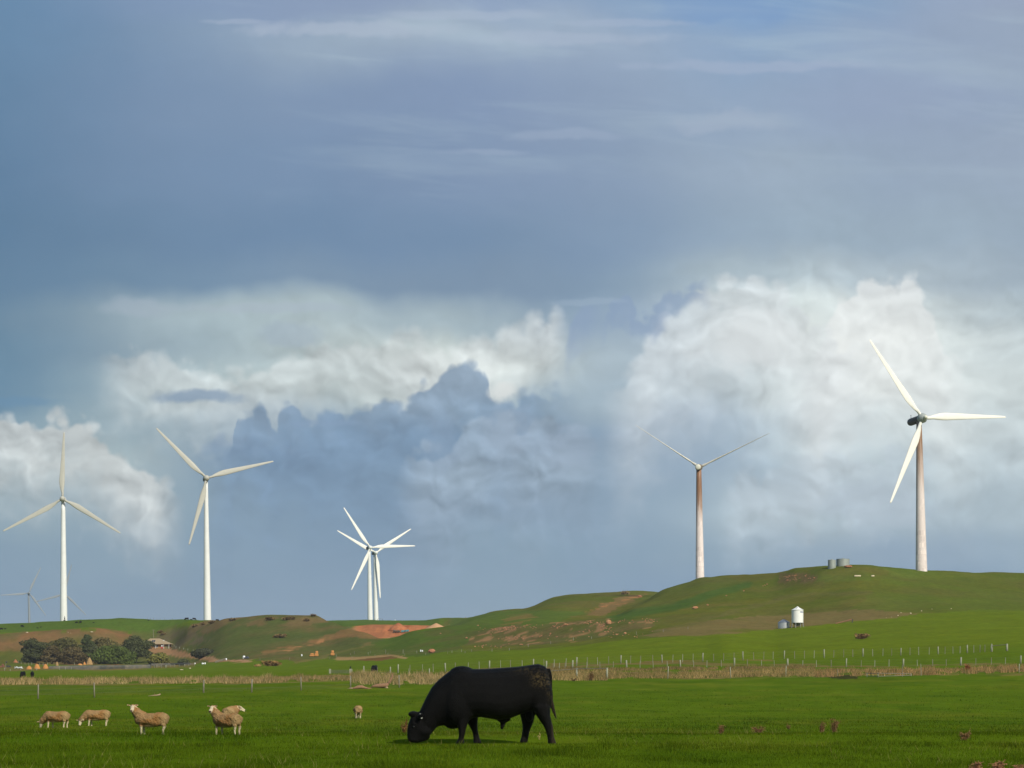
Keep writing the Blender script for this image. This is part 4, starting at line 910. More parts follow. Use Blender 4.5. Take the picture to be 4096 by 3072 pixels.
fence('wire fence with wide-spaced grey posts crossing the left field in front of the dry grass',
      [(-60,2797,2740,1),(152,2795,2737,1),(378,2790,2730,1),(814,2771,2720,1),(1006,2770,2716,1),(1205,2762,2707,1),(1402,2753,2703,1),(1597,2750,2700,1),(1800,2744,2698,1),(2050,2734,2690,1)], 180, 290, thick=.068, wr=.004, pm=M_wood)
fence('wire fence with sparse grey posts along the near edge of the dry grass, right half',
      [(2428,2716,2680,0),(2671,2716,2665,1),(2923,2713,2667,1),(3143,2706,2662,1),(3350,2704,2675,0),(3610,2706,2660,0),(3685,2702,2655,0),(4076,2692,2655,1),(4200,2690,2650,1)], 230, 330, thick=.06, lo_thick=.04, wr=.004)
F3 = [(1592,2696),(1782,2686),(1957,2677),(2133,2670),(2306,2664),(2483,2655),(2649,2651),(2811,2646),(2972,2641),(3137,2636),(3297,2632),(3452,2626),(3603,2622),(3753,2617),(3869,2612),(3967,2607)]
def fill(strainers, hs, hl, nb=3, lean=True):
    out = []
    for (x0, y0), (x1, y1) in zip(strainers, strainers[1:]):
        for k in range(nb+1):
            t = k/(nb+1); xx = x0+(x1-x0)*t+(random.uniform(-4, 4) if k else 0); yy = y0+(y1-y0)*t
            hh = (hs if k == 0 else hl)*random.uniform(.93, 1.05)*(1-.10*(xx-1600)/2400); out.append((xx, yy, yy-hh, 1 if k == 0 else 0))
    x0, y0 = strainers[-1]; out.append((x0, y0, y0-hs*.88, 1)); return out
fence('upper wire fence with pale posts running along the foot of the right hill', fill(F3, 36, 33), 340, 480, wires=(.2, .4, .6, .8, .95), thick=.105, lo_thick=.05, wr=.004)
F2 = [(1455,2696),(1561,2700),(1717,2704)]
F2b = [(2185,2680),(2290,2677),(2507,2675),(2722,2673),(2937,2665),(3151,2668),(3385,2668),(3613,2666),(3843,2662),(4083,2654),(4240,2652)]
fence('short run of pale posts in the dry grass between the lone cow and the bull', fill(F2, 34, 30, 1), 300, 420, thick=.10, lo_thick=.045, wr=.004)
fence('middle wire fence with pale posts rising out of the dry grass, right of the bull', fill(F2b, 36, 30), 300, 420, wires=(.25, .5, .75, .95), thick=.115, lo_thick=.05, wr=.004)
fence('far fence of tiny pale posts at the foot of the quarry hill', [(x_, y_, y_-h_, 0) for x_, y_, h_ in ((1345,2620,10),(1402,2620,8),(1417,2617,12),(1473,2618,10),(1481,2614,11),(1543,2616,18),(1612,2614,16),(1667,2611,8),(1720,2612,7),(1808,2611,9),(1846,2608,10),(1886,2606,9),(1968,2606,11),(2037,2602,10),(2113,2588,12),(2203,2576,12),(2294,2562,12),(2366,2556,10),(2546,2539,13),(2653,2528,10),(2752,2516,10))], 540, 760, wires=(.5, .9), lo_thick=.07, wr=.006)
fence('line of short dark posts crossing the pasture under the hay stacks', [(x_, y_, y_-9, 0) for x_, y_ in ((1040,2640),(1158,2640),(1319,2636),(1408,2634),(1500,2626),(1552,2620),(1619,2623),(1703,2620),(1790,2614),(1860,2613))], 560, 760, wires=(.9,), lo_thick=.05)
fence('fence of tiny posts on the skyline left of the second turbine', [(x_, 2475, 2475-h_, 0) for x_, h_ in ((590,6),(601,6),(614,7),(628,5),(641,5),(659,7),(690,4))], 1080, 1240, wires=(.9,), lo_thick=.06)
fence('row of pale posts climbing the bank beside the farmhouse drive', [(x_, y_, y_-9, 1) for x_, y_ in ((697,2588),(704,2594),(718,2596),(734,2600),(751,2603),(773,2607))], 880, 1060, thick=.10, wires=(.5, .9))
fence('row of short pale posts in front of the farm trees, at far left', [(x_, y_, y_-10, 0) for x_, y_ in ((74,2652),(85,2656),(100,2659),(115,2661),(127,2659),(158,2662),(172,2662),(190,2660),(298,2660))], 800, 940, wires=(.5, .9), lo_thick=.09)
fence('row of pale yard posts along the grey windbreak', [(x_, y_, y_-h_, 1) for x_, y_, h_ in ((18,2683,12),(41,2684,8),(83,2682,8),(126,2681,10),(147,2681,8),(237,2679,14),(262,2679,10),(285,2678,10),(308,2678,12),(477,2673,10),(486,2674,11),(525,2673,10),(533,2673,11),(573,2673,12),(582,2672,14))], 640, 870, thick=.10, wires=(.5, .9))

def beam_gate(label, name, pts, d0, d1, rails, rad=.06, post_r=.12, mat=None, cat='gate', down=0):
    qs = [at1(p_[0], p_[1], d0=d0, d1=d1) for p_ in pts]; o0 = qs[0]; root = empty(name, o0, label=label, cat=cat)
    for q, p_ in zip(qs, pts):
        h = (p_[1]-p_[2])*mpp(q.y); MB().tube(q-o0+Vector((0, 0, -.2)), q-o0+Vector((0, 0, h)), post_r, post_r*.95, 8).build('post', mat or M_pale, root, True)
    for (q0, p0), (q1, p1) in zip(zip(qs, pts), list(zip(qs, pts))[1:]):
        for f_ in rails:
            h0 = (p0[1]-p0[2])*mpp(q0.y)*f_; h1 = (p1[1]-p1[2])*mpp(q1.y)*f_
            MB().tube(q0-o0+Vector((0, -.1, h0)), q1-o0+Vector((0, -.1, h1)), rad, rad, 6).build('rail', M_wood, root)
    return root
beam_gate('timber strainer posts joined by one high rail, just right of the bull', 'rail_fence', [(2200,2714,2682),(2307,2714,2672),(2428,2716,2671)], 250, 330, (.93,), .045, .13, cat='fence')
beam_gate('closed gateway between two thick posts on the upper fence at far right', 'gate', [(3967,2607,2581),(4028,2604,2575)], 340, 480, (.9,), .05, .17)
beam_gate('low fallen rail on a stub post in the muddy gateway at right', 'gate', [(3468,2708,2691),(3512,2710,2690),(3610,2706,2692),(3645,2704,2694)], 230, 330, (.85, .25), .035, .05)
beam_gate('timber yard rails with two bars right of the grey windbreak', 'rail_fence', [(618,2671,2660),(627,2671,2660),(645,2671,2660),(663,2671,2660)], 640, 900, (.9, .45), .07, .13, cat='fence')
beam_gate('pale metal pipe gate between two yard rails', 'gate', [(666,2669,2658),(682,2668,2657),(699,2667,2657)], 640, 900, (.9, .6, .3), .04, .08)
beam_gate('longer timber yard rails left of the dark lone tree', 'rail_fence', [(717,2666,2657),(738,2665,2656),(755,2663,2655),(778,2661,2653)], 640, 900, (.9, .45), .07, .13, cat='fence')
beam_gate('small slanting loading ramp rails right of the lone tree', 'rail_fence', [(862,2652,2644),(888,2646,2636),(902,2641,2632)], 640, 960, (.9, .6, .3), .08, .09, cat='fence')
# trough-like old gate with the crow on its block
q = at1(1363, 2694, d0=300, d1=480); s = mpp(q.y)
root = empty('mesh_gate', q, label='low dark mesh gate in the left field below the crow', cat='gate')
for dx_ in (-43, 40): MB().box((dx_*s, 0, 9*s), (8*s if dx_ < 0 else 13*s, 8*s, 19*s), None, .03).build('post', M_pale, root)
MB().tube((-38*s, 0, 13*s), (33*s, 0, 13*s), .03, .03, 6).tube((-38*s, 0, 7*s), (33*s, 0, 7*s), .03, .03, 6).tube((-38*s, 0, 2*s), (33*s, 0, 2*s), .03, .03, 6).build('gate_frame', M_wire, root)
mb = MB()
for i in range(22): mb.tube(((-37+i*3.2)*s, 0, 1.5*s), ((-37+i*3.2)*s, 0, 13*s), .014, .014, 4)
mb.build('mesh_panel', M_wire, root)
cq = q+Vector((39*s, 0, 18.5*s)); M_crow = material('crow_feathers', (0.006, 0.006, 0.007), 0.5, var=0.1)
mb = MB(); mb.ico((0, 0, .16), (.085, .10, .14), 2).ico((.03, 0, .31), (.055, .055, .055), 2).tube((.07, 0, .31), (.13, 0, .295), .018, .003, 6).ico((-.06, 0, .05), (.04, .06, .13), 2, rot=Euler((0, R(20), 0))).tube((0, -.03, -.02), (0, -.03, .06), .012).tube((0, .03, -.02), (0, .03, .06), .012)
o = link('crow', fuse(mb, 'crow_body', .012, 2), M_crow, loc=cq, label='black crow perched on the thick post in the left field', cat='crow'); o.scale = (1.15,)*3

# ------------------------------------------------------------------ silos and tanks
M_silo = material('silo_white', (0.80, 0.80, 0.74), 0.35, var=0.03, vscale=1.0)
M_silog = material('corrugated_steel', (0.50, 0.52, 0.52), 0.32, metal=0.55, var=0.08, vscale=1.0)
M_hopper = material('hopper_grey', (0.14, 0.145, 0.14), 0.6, var=0.1)
M_roofg = material('steel_roof', (0.22, 0.24, 0.26), 0.4, metal=0.5, var=0.1)
M_tank = material('tank_galvanised', (0.30, 0.33, 0.29), 0.55, var=0.10, vscale=1.2, metal=0.2)
M_blue = material('sign_blue', (0.03, 0.06, 0.22), 0.5, var=0.05)
q = at1(3190, 2509, d0=500, d1=700); s = mpp(q.y); SILO = q
root = empty('grain_silo', q, label='tall white cone-topped silo on legs with blue lettering', cat='silo')
r_ = 23.5*s; z0, z1, z2 = 18*s, 69.5*s, 82*s
prof = [(r_*.99, z0)]
for i in range(1, 17): prof.append((r_*(1.0 if i % 2 else .985), z0+(z1-z0)*i/17))
MB().lathe(prof+[(r_, z1)], 40).build('cylinder', M_silo, root, True)
MB().lathe([(r_*1.08, z1-.03), (r_*.5, z1+(z2-z1)*.52), (.22, z2-.05), (.2, z2+.06), (.01, z2+.08)], 40).build('cone_roof', M_silo, root)
MB().lathe([(r_*.97, z0+.02), (.3, .55*s*10), (.3, .25), (.01, .25)], 40).build('hopper', M_hopper, root)
MB().tube((-.15, -r_*.45, z1+.35), (-.55, -r_*.75, z1+.15), .09, .09, 6).box((-.1, -r_*.3, z1+.55), (.22, .3, .2)).build('roof_hatch', M_steel, root)
for k in range(8):
    a = R(22.5+45*k); cx, cy = math.cos(a)*r_, math.sin(a)*r_
    MB().tube((cx*1.14, cy*1.14, -.4), (cx*.98, cy*.98, z0+.1), .05, .05, 6).build('leg', M_steel, root)
cu = bpy.data.curves.new('lettering', 'FONT'); cu.body = 'GELLI'; cu.size = .50; cu.extrude = .004; cu.offset = .010
to = bpy.data.objects.new('lt', cu); COL.objects.link(to); dg = bpy.context.evaluated_depsgraph_get(); tm = bpy.data.meshes.new_from_object(to.evaluated_get(dg)); bpy.data.objects.remove(to)
v = verts(tm); zc = 58*s; aa = R(-72)+v[:, 0]/(r_+.02); v[:, 2], hgt = zc+v[:, 1], (r_+.012+v[:, 2]); v[:, 0], v[:, 1] = np.cos(aa)*hgt, np.sin(aa)*hgt
tm.vertices.foreach_set('co', v.ravel()); tm.update(); link('lettering', tm, M_blue, root)
q2 = Vector((q.x-50*s, q.y+2.6, 0)); q2.z = min(float(ground(q2.x, q2.y)), SILO.z-3*s+.1)
root = empty('feed_bin', q2, label='low steel grain bin shaded by the tall silo beside it', cat='silo')
r_ = 24*s; zt = 23*s; prof = [(r_, -.5)]
for i in range(0, 13): prof.append((r_*(1.0 if i % 2 else .975), zt*i/12))
MB().lathe(prof, 40).build('cylinder', M_silog, root, True)
MB().lathe([(r_*1.05, zt-.03), (r_*.3, zt+10.5*s), (.25, zt+12*s), (.01, zt+13*s)], 24).build('cone_roof', M_roofg, root)
for (x0, x1, rt, rb, lab) in ((3311.6,3343.7,2240,2268,'narrower steel water tank on the hilltop, the left one'), (3345,3398,2236,2265,'wider steel water tank on the hilltop, the right one')):
    cx = (x0+x1)/2; d_ = 778 if x0 < 3320 else 781; X_ = (cx-2048)/F*d_; g_ = HC+(YH-rb)/F*d_; r_ = (x1-x0)/2*mpp(d_); h_ = (rb-rt)*mpp(d_)
    root = empty('water_tank', (X_, d_, g_), label=lab, cat='water tank', group='water tanks on the hilltop')
    prof = [(r_, -1.0)]
    for i in range(0, 15): prof.append((r_*(1.0 if i % 2 else .985), h_*i/14))
    MB().lathe(prof, 36).build('cylinder', M_tank, root, True)
    MB().lathe([(r_*1.02, h_-.02), (r_*.3, h_+.13), (.25, h_+.16), (.22, h_+.30), (.01, h_+.32)], 36).build('lid', M_tank, root)

# ------------------------------------------------------------------ rocks
def rock_mesh(seed, flat=.7):
    random.seed(seed); mb = MB(); mb.ico((0, 0, 0), (1, .8, flat), 2, .16); me = mb.mesh('rock'); return me
ROCKS = [rock_mesh(100+i, .5+.08*i) for i in range(5)]; random.seed(11)
M_rock = material('ochre_rock', alb((168, 130, 92)), 0.95, var=0.25, vscale=1.5, bump=0.6, col2=alb((160, 104, 66)))
M_rocko = material('orange_rock', alb((156, 106, 76)), 0.95, var=0.25, vscale=1.2, bump=0.6)
M_rockw = material('pale_rock', alb((206, 190, 156)), 0.95, var=0.2, vscale=1.5)
for m_ in (M_rock, M_rocko, M_rockw): m_['n'] = 1
def rock(px, row, wpx, hpx, mat, label, group=None, name='rock', sink=.25, **k):
    q = at1(px, row, **k); s = mpp(q.y)
    me = random.choice(ROCKS).copy(); me.materials.clear(); me.materials.append(mat)
    o = link(name, me, None, loc=(q.x, q.y, q.z+hpx*s*.5*(1-sink)), label=label, cat='rock', group=group)
    o.scale = (wpx*s/2, wpx*s/2*.8, hpx*s*.62); o.rotation_euler.z = random.uniform(-.5, .5); return o
rock(1726, 2612, 30, 20, M_rocko, 'big orange boulder at the foot of the quarry hill', d0=560, d1=760)
rock(2780, 2436, 24, 13, M_rock, 'lone ochre boulder on the left slope of the right hill', d0=600)
rock(2831, 2422, 8, 5, M_rock, 'small ochre rock just right of the lone boulder', d0=600)
rock(3393, 2269, 33, 9, M_rocko, 'flat orange rock leaning against the right water tank', d0=740, d1=800)
rock(2435, 2497, 22, 20, M_rock, 'tallest ochre outcrop on the escarpment beside the bare scree', d0=600)
rock(2262, 2503, 20, 13, M_rock, 'broken ochre outcrop near the middle of the escarpment', d0=600)
rock(1866, 2555, 10, 9, M_rock, 'ochre rock at the left end of the escarpment', d0=560)
rock(2084, 2581, 17, 8, M_rock, 'smooth pale orange boulder on the green slope above the bull', d0=560)
rock(2500, 2537, 13, 10, M_rock, 'ochre rock on the lower right escarpment', d0=560)
rock(2466, 2540, 12, 6, M_rock, 'flat ochre rock beside another on the lower right escarpment', d0=560)
rock(2558, 2388, 18, 8, M_rocko, 'orange outcrop at the top of the scree streak', d0=900)
GR = 'small rocks scattered over the escarpment'
for cx, cy, n, sx, sy in ((1985,2518,26,60,10),(2055,2510,14,30,6),(2040,2558,16,40,9),(2130,2508,10,30,8),(2220,2508,10,30,9),(2350,2492,10,22,5),(2420,2500,18,26,14),(2430,2525,16,24,10),(2600,2482,16,30,8),(2500,2485,10,40,6),(2200,2545,14,120,14),(2480,2540,12,90,10),(2350,2530,8,40,10),(1960,2590,10,50,4),(1935,2585,8,30,4)):
    for _ in range(n):
        rock(random.gauss(cx, sx*.6), random.gauss(cy, sy*.6), random.uniform(3, 9), random.uniform(2, 5), random.choice((M_rock, M_rock, M_rocko)), 'small ochre rock, one of many strewn on the escarpment', GR, d0=560)
for _ in range(46):
    a = random.uniform(0, 6.28); rr_ = random.random()**.5
    rock(3188+75*rr_*math.cos(a), 2313+17*rr_*math.sin(a), random.uniform(3, 8)*(1.6 if random.random() < .12 else 1), random.uniform(1.5, 4), random.choice((M_rock, M_rock, M_rocko)), 'small pale rock in the rubble patch on the right hill', 'rocks of the rubble patch on the right hill', d0=640)
for px, row in ((3068,2338),(3052,2345),(2975,2365),(2905,2384),(2829,2419),(3060,2342)): rock(px, row, 7, 4, M_rock, 'small rock on the line running down from the rubble patch', 'rocks below the rubble patch', d0=640)
for px, row, w_ in ((3592,2463,6),(3604,2452,4),(3643,2455,7),(3686,2445,5),(3728,2437,4),(3805,2436,5),(3566,2469,3),(3545,2472,3)): rock(px, row, w_, w_*.7, M_rockw, 'tiny white rock in the string across the right hill', 'white rocks strung across the right hill', d0=560)
for px, row, w_ in ((272,2530,5),(283,2533,4),(367,2530,12),(108,2532,10),(2035,2575,6),(1970,2530,5),(1863,2450,5),(1762,2535,8),(1797,2500,5)): rock(px, row, w_, w_*.5, M_rockw if px < 400 else M_rock, f'odd pale rock on the slope near column {px}' if 0 else 'odd small rock lying alone on the far slopes', 'odd rocks on the far slopes', d0=600)
for px, row, w_ in ((3430,2306,26),(3491,2306,12)):
    q = at1(px, row, d0=640); s = mpp(q.y)
    root = empty('water_trough', q, label=('long' if w_ > 20 else 'short')+' pale concrete trough high on the right hill', cat='trough')
    MB().box((0, 0, .2), (w_*s, .8, .4), None, .05).build('trough', M_rockw, root); MB().box((0, 0, .41), (w_*s*.9, .6, .03)).build('water', M_steel, root)

# ------------------------------------------------------------------ trees and shrubs
M_leaf = material('leaves', (0, 0, 0), 0.8, attr=True, spec=0.1, transl=0.15)
M_bark = material('bark', (0.12, 0.10, 0.08), 0.95, var=0.25, vscale=1.0)
def leafy(n, centres, size, col, seed, up=.25):
    r2 = np.random.default_rng(seed); Vs = []; Cs = []
    w_ = np.array([c_[3]*c_[4]*c_[5] for c_ in centres]); w_ = w_/w_.sum()
    k = r2.choice(len(centres), n, p=w_); cc = np.array(centres)[k]
    d = r2.normal(size=(n, 3)); d /= np.linalg.norm(d, axis=1)[:, None]; rad = r2.uniform(.55, 1.05, n)**.6
    p_ = cc[:, :3]+d*cc[:, 3:6]*rad[:, None]
    a = r2.normal(size=(n, 3)); nrm = d*.8+a*.6+np.array([0, 0, up]); nrm /= np.linalg.norm(nrm, axis=1)[:, None]
    t = np.cross(nrm, r2.normal(size=(n, 3))); t /= np.linalg.norm(t, axis=1)[:, None]; b = np.cross(nrm, t)
    s_ = size*r2.uniform(.6, 1.4, n)[:, None]
    V = np.stack([p_-t*s_, p_+b*s_*.6, p_+t*s_, p_-b*s_*.6], 1)
    tone = r2.uniform(.82, 1.18, len(centres))[k]*r2.uniform(.7, 1.35, n); c_ = np.repeat(np.array(col)[None]*tone[:, None], 4, 0)
    return mesh_np('crown', V.reshape(-1, 3), np.arange(n*4).reshape(n, 4), False, c_)
def tree(px, row, wpx, hpx, d, col, label, n=2600, name='tree', group='trees by the farmhouse', seed=0, lean=0, low=.15, cat='tree', size=.42, base=None):
    X_ = (px-2048)/F*d; g_ = float(ground(X_, d)); s = mpp(d); hz = HC+(YH-(row-hpx))/F*d-g_; wv = wpx*s/2*1.24; r2 = random.Random(seed+3)
    root = empty(name, (X_, d, g_-.1), label=label, cat=cat, group=group); mb = MB(); cents = []
    th = hz*.45; mb.tube((0, 0, -.2), (lean*.3, 0, th), .35, .22, 8)
    for i in range(30):
        a = i*2.399; t_ = (i+.5)/30; rr_ = wv*.68*math.sqrt(t_)*r2.uniform(.75, 1.1)
        zz = hz*(low+.30)+(hz*(1-low)-hz*.34)*(1-t_**1.5)*r2.uniform(.45, 1.0)
        if i % 3 == 2: zz = hz*(low+.18)*r2.uniform(.8, 1.3)
        zz *= r2.uniform(.82, 1.0); e = Vector((math.cos(a)*rr_+lean, math.sin(a)*rr_*.8, zz)); br = wv*r2.uniform(.24, .42)
        zr = br*r2.uniform(.42, .7)
        if e.z+zr > hz: e.z = hz-zr
        cents.append((*e, br, br, zr)); mb.tube((lean*.3, 0, th*r2.uniform(.5, .95)), e, .14, .05, 5)
    mb.build('trunk', M_bark, root)
    link('crown', leafy(int(n*1.5), cents, size*.8, col, seed), M_leaf, root); return root
DK, OLT, BRT, BGT = alb((64,68,40),.62), alb((80,78,42),.66), alb((84,74,46),.66), alb((74,86,36),.66)
tree(138, 2654, 116, 108, 925, DK, 'dark grey-green tree at the left end of the farm grove', 5200, seed=1, low=.05)
tree(208, 2654, 82, 74, 918, BRT, 'brown-leaved rounded tree right of the dark left-end tree', 3200, seed=2, low=.05)
tree(255, 2652, 120, 108, 945, OLT, 'olive tree standing behind the two brown trees', 3800, seed=3)
tree(294, 2656, 104, 76, 915, BRT, 'broader brown-leaved tree in the middle of the grove front', 3800, seed=4, low=.05)
tree(350, 2650, 70, 122, 958, alb((66,74,40),.66), 'small dark crown poking out highest at the back of the grove', 2600, seed=5)
tree(365, 2652, 74, 86, 930, DK, 'dark tree between the broad brown one and the bright green one', 2600, seed=6)
tree(420, 2650, 112, 110, 948, alb((88,82,46),.66), 'olive-brown tree at the back right of the grove', 3800, seed=7)
tree(443, 2656, 168, 78, 912, BGT, 'bright green spreading tree at the grove front', 5600, seed=8, low=.05)
tree(545, 2650, 132, 110, 925, DK, 'large dark round tree hiding the left side of the farmhouse', 5600, seed=9, low=.2)
tree(638, 2655, 84, 46, 905, alb((98,96,44),.66), 'low yellow-green bush under the farmhouse', 2600, name='bush', seed=10, low=0, cat='bush', group='bushes by the farmhouse')
tree(808, 2652, 88, 60, 868, alb((62,64,46),.66), 'dark windswept lone tree right of the drive', 2800, name='tree', seed=11, lean=.8, low=.12)
tree(735, 2652, 44, 16, 880, DK, 'low dark bush left of the lone tree', 900, name='bush', seed=12, low=0, cat='bush', group='bushes by the farmhouse')
M_twig = material('dead_twigs', (0, 0, 0), 0.95, attr=True, spec=0.05)
def dead_weed(px, row, wpx, hpx, col, label, seed, n=260, d0=30, d1=300, group='dead brown weeds in the near field', name='dead_weed', stems=7, thick=.005):
    q = at1(px, row, d0=d0, d1=d1); s = mpp(q.y); r2 = np.random.default_rng(seed); wv = wpx*s/2; h = hpx*s; V = []; Cc = []
    def quad(a, b, r_):
        a = np.array(a); b = np.array(b); dd_ = b-a; o_ = np.cross(dd_, r2.normal(size=3)); o_ = o_/(np.linalg.norm(o_)+1e-9)*r_; V.extend([a-o_, a+o_, b+o_*.5, b-o_*.5]); t = r2.uniform(.6, 1.4); Cc.extend([np.array(col)*t]*4)
    th = thick*max(1, q.y/60); tips = []
    for i in range(stems):
        e = np.array([r2.uniform(-.8, .8)*wv, r2.uniform(-.5, .5)*wv, h*r2.uniform(.5, 1)]); quad((e[0]*.3, e[1]*.3, -.03), e*.6+np.array([0, 0, 0]), th*1.4); quad(e*.6, e, th); tips.append(e)
    for i in range(n):
        e = tips[r2.integers(len(tips))]*r2.uniform(.25, 1.0); f = e+r2.normal(size=3)*np.array([wv*.25, wv*.25, h*.13]); f[2] = max(f[2], .0); quad(e, f, th)
        if r2.random() < .7: quad(f, f+r2.normal(size=3)*h*.035, th*2.2)
    me = mesh_np(name, np.array(V), np.arange(len(V)).reshape(-1, 4), False, np.array(Cc)); return link(name, me, M_twig, loc=q-Vector((0, 0, .01)), label=label, cat='weed', group=group)
WD = alb((108, 82, 54), .7)
dead_weed(2882, 2938, 46, 40, WD, 'dead brown weed clump furthest left of the row on the right field', 1)
dead_weed(3030, 2937, 64, 34, WD, 'round dead brown weed clump, second from the left on the right field', 2, 340)
dead_weed(3155, 2918, 28, 22, WD, 'smallest faint weed clump between the round one and the tall pair', 3, 90)
dead_weed(3285, 2934, 34, 46, WD, 'thinner dead weed, left one of the tall pair', 4)
dead_weed(3334, 2931, 50, 58, WD, 'tallest dead weed clump on the right field', 5, 340)
dead_weed(3857, 2962, 56, 42, WD, 'dead weed clump on its own at far right', 6, 300)
dead_weed(1618, 2935, 44, 60, alb((104,74,46),.7), 'dead brown weed partly behind the bull\'s head', 7, 220)
dead_weed(2366, 2722, 36, 34, alb((100,76,50),.7), 'grey-brown dead bush under the timber rail right of the bull', 8, 260, 200, 330)
dead_weed(2295, 2725, 22, 14, alb((92,70,44),.7), 'low dead scrub at the foot of the rail post', 9, 120, 200, 330)
dead_weed(3446, 2556, 66, 22, alb((112,88,56),.6), 'wide brown scrub patch on the green slope below the silo', 10, 330, 400, 620, thick=.014, stems=22)
dead_weed(3870, 2684, 30, 34, alb((124,74,46),.7), 'rust-brown dead dock beside the right-hand strainer post', 11, 200, 230, 380)
dead_weed(1086, 2664, 74, 20, alb((118,94,54),.6), 'wide russet scrub mound in the green pasture behind the dry grass', 12, 520, 420, 760, thick=.03, stems=20)
dead_weed(1030, 2666, 30, 7, alb((150,120,78),.7), 'low tan scrub left of the russet mound', 13, 120, 420, 760, thick=.03)
for i, (px, w_, h_, lab) in enumerate(((3905,70,46,'blurry reddish weed at the bottom edge, left of three'), (3990,84,52,'blurry reddish weed at the bottom edge, middle of three'), (4080,56,38,'blurry reddish weed in the bottom right corner'))):
    dead_weed(px, 3090, w_, h_, alb((134,98,70),.7), lab, 20+i, 300, 24, 60)
dead_weed(2158, 2958, 22, 30, alb((170,150,100),.7), 'pale dry stalks between the hind legs of the bull', 30, 14, 30, 80, thick=.006, stems=4)
GS = 'dark scrub clumps on the brown mound'
for i, (px, row, w_, h_) in enumerate(((930,2482,36,7),(1075,2482,40,14),(1150,2480,52,12),(1225,2485,30,10),(1255,2466,28,8),(1120,2550,60,14),(655,2540,30,8),(780,2508,30,9),(815,2500,26,9),(850,2494,36,9),(640,2530,24,6))):
    dead_weed(px, row, w_, h_, alb((96,80,50),.6), 'low dark scrub clump on the brown mound', 40+i, 110, 780, 1100, GS, 'scrub', 26, .03)
dead_weed(2500, 2378, 44, 8, alb((110,94,62),.6), 'grey-brown scrub above the scree streak', 70, 110, 900, 1150, None, 'scrub', 12, .05)

# ------------------------------------------------------------------ farmhouse
q = at1(640, 2594, d0=960, d1=1010); s = mpp(q.y)
H0 = empty('farmhouse', q, label='small brick farmhouse with a pale hipped roof and white chimney above the drive', cat='house')
M_brick = material('tan_brick', alb((160, 120, 80)), 0.9, var=0.12, vscale=2); M_green_w = material('wall_panel', alb((120, 116, 78)), 0.8, var=0.1)
M_roof = material('roof_sheet', alb((156, 136, 104)), 0.7, var=0.06); M_glass = material('window_glass', (0.03, 0.04, 0.04), 0.1, spec=0.8, var=0.1); M_wframe = material('window_frame', (0.6, 0.6, 0.55), 0.6, var=0.05)
M_red = material('red_paint', (0.45, 0.04, 0.05), 0.5, var=0.1); M_sol = material('solar_panel', (0.015, 0.017, 0.03), 0.25, spec=0.6, var=0.1)
x0, x1 = -70*s, 36*s; ze, zr, yd = 19*s, 41*s, 8.0
MB().box(((x0+x1)/2, 1.5+yd/2, ze/2-.4), (x1-x0-.8, yd, ze+.6)).build('wall', M_brick, H0)
MB().box((27*s, 1.42, ze/2), (17*s, .12, ze*.98)).build('wall_panel', M_green_w, H0)
ov = .5; a_, b_, y0_, y1_ = x0-ov, x1+ov, 0.2, 1.5+yd+ov; ym = (y0_+y1_)/2
mb = MB(); P0 = [(a_, y0_, ze), (b_, y0_, ze), (b_, y1_, ze), (a_, y1_, ze)]; T_ = [(-46*s, ym, zr), (-8*s, ym, zr)]
vs = [mb.bm.verts.new(p_) for p_ in P0+T_]+[mb.bm.verts.new((p_[0], p_[1], ze-.18)) for p_ in P0]
for f_ in ((0,1,5,4),(1,2,5),(2,3,4,5),(3,0,4),(6,7,1,0),(7,8,2,1),(8,9,3,2),(9,6,0,3),(9,8,7,6)): mb.bm.faces.new([vs[i] for i in f_])
rf = mb.build('roof', M_roof, H0)
MB().box((10*s, 3.2, ze+9*s), (5*s, .5, 13*s)).build('chimney', M_wframe, rf)
for dx_ in (-33, -26): MB().box((dx_*s, 2.7, ze+11.3*s), (5.5*s, 1.9, .08), Euler((R(24), 0, 0))).build('solar_panel', M_sol, rf)
for xx in (-22, -13.5): 
    f = MB().box((xx*s, 1.44, ze*.52), (7*s, .10, ze*.62)).build('window', M_wframe, H0); MB().box((xx*s, 1.38, ze*.52), (5.6*s, .04, ze*.5)).build('pane', M_glass, f)
MB().box((6*s, 1.44, ze*.46), (6*s, .10, ze*.9)).build('door', M_dk, H0)
for xx in (-40, -18.5, 14, 35): MB().tube((xx*s, .4, -.3), (xx*s, .4, ze-.1), .09, .09, 6).build('post', M_wframe, H0)
p_ = q+Vector((8.5*s, -.9, 0)); root = empty('gas_bottle', p_, label='red and white upright bottle by the farmhouse door', cat='gas bottle')
MB().lathe([(.01,0),(3*s,0),(3.4*s,.1),(3.4*s,6*s),(.01,6*s)], 14).build('body', M_red, root, True); MB().lathe([(.01,6*s),(3.3*s,6*s),(3.3*s,11*s),(2.4*s,13*s),(.01,13.5*s)], 14).build('top', M_wframe, root, True)
# power pole
q = at1(614, 2552, d0=1030, d1=1120); s = mpp(q.y)
root = empty('power_pole', q, label='thin power pole with a crossarm behind the farmhouse', cat='power pole')
MB().tube((0, 0, -1), (0, 0, 33*s), .13, .10, 8).build('pole', M_wood, root); MB().box((0, 0, 31.5*s), (11*s, .15, .18)).build('crossarm', M_wood, root)

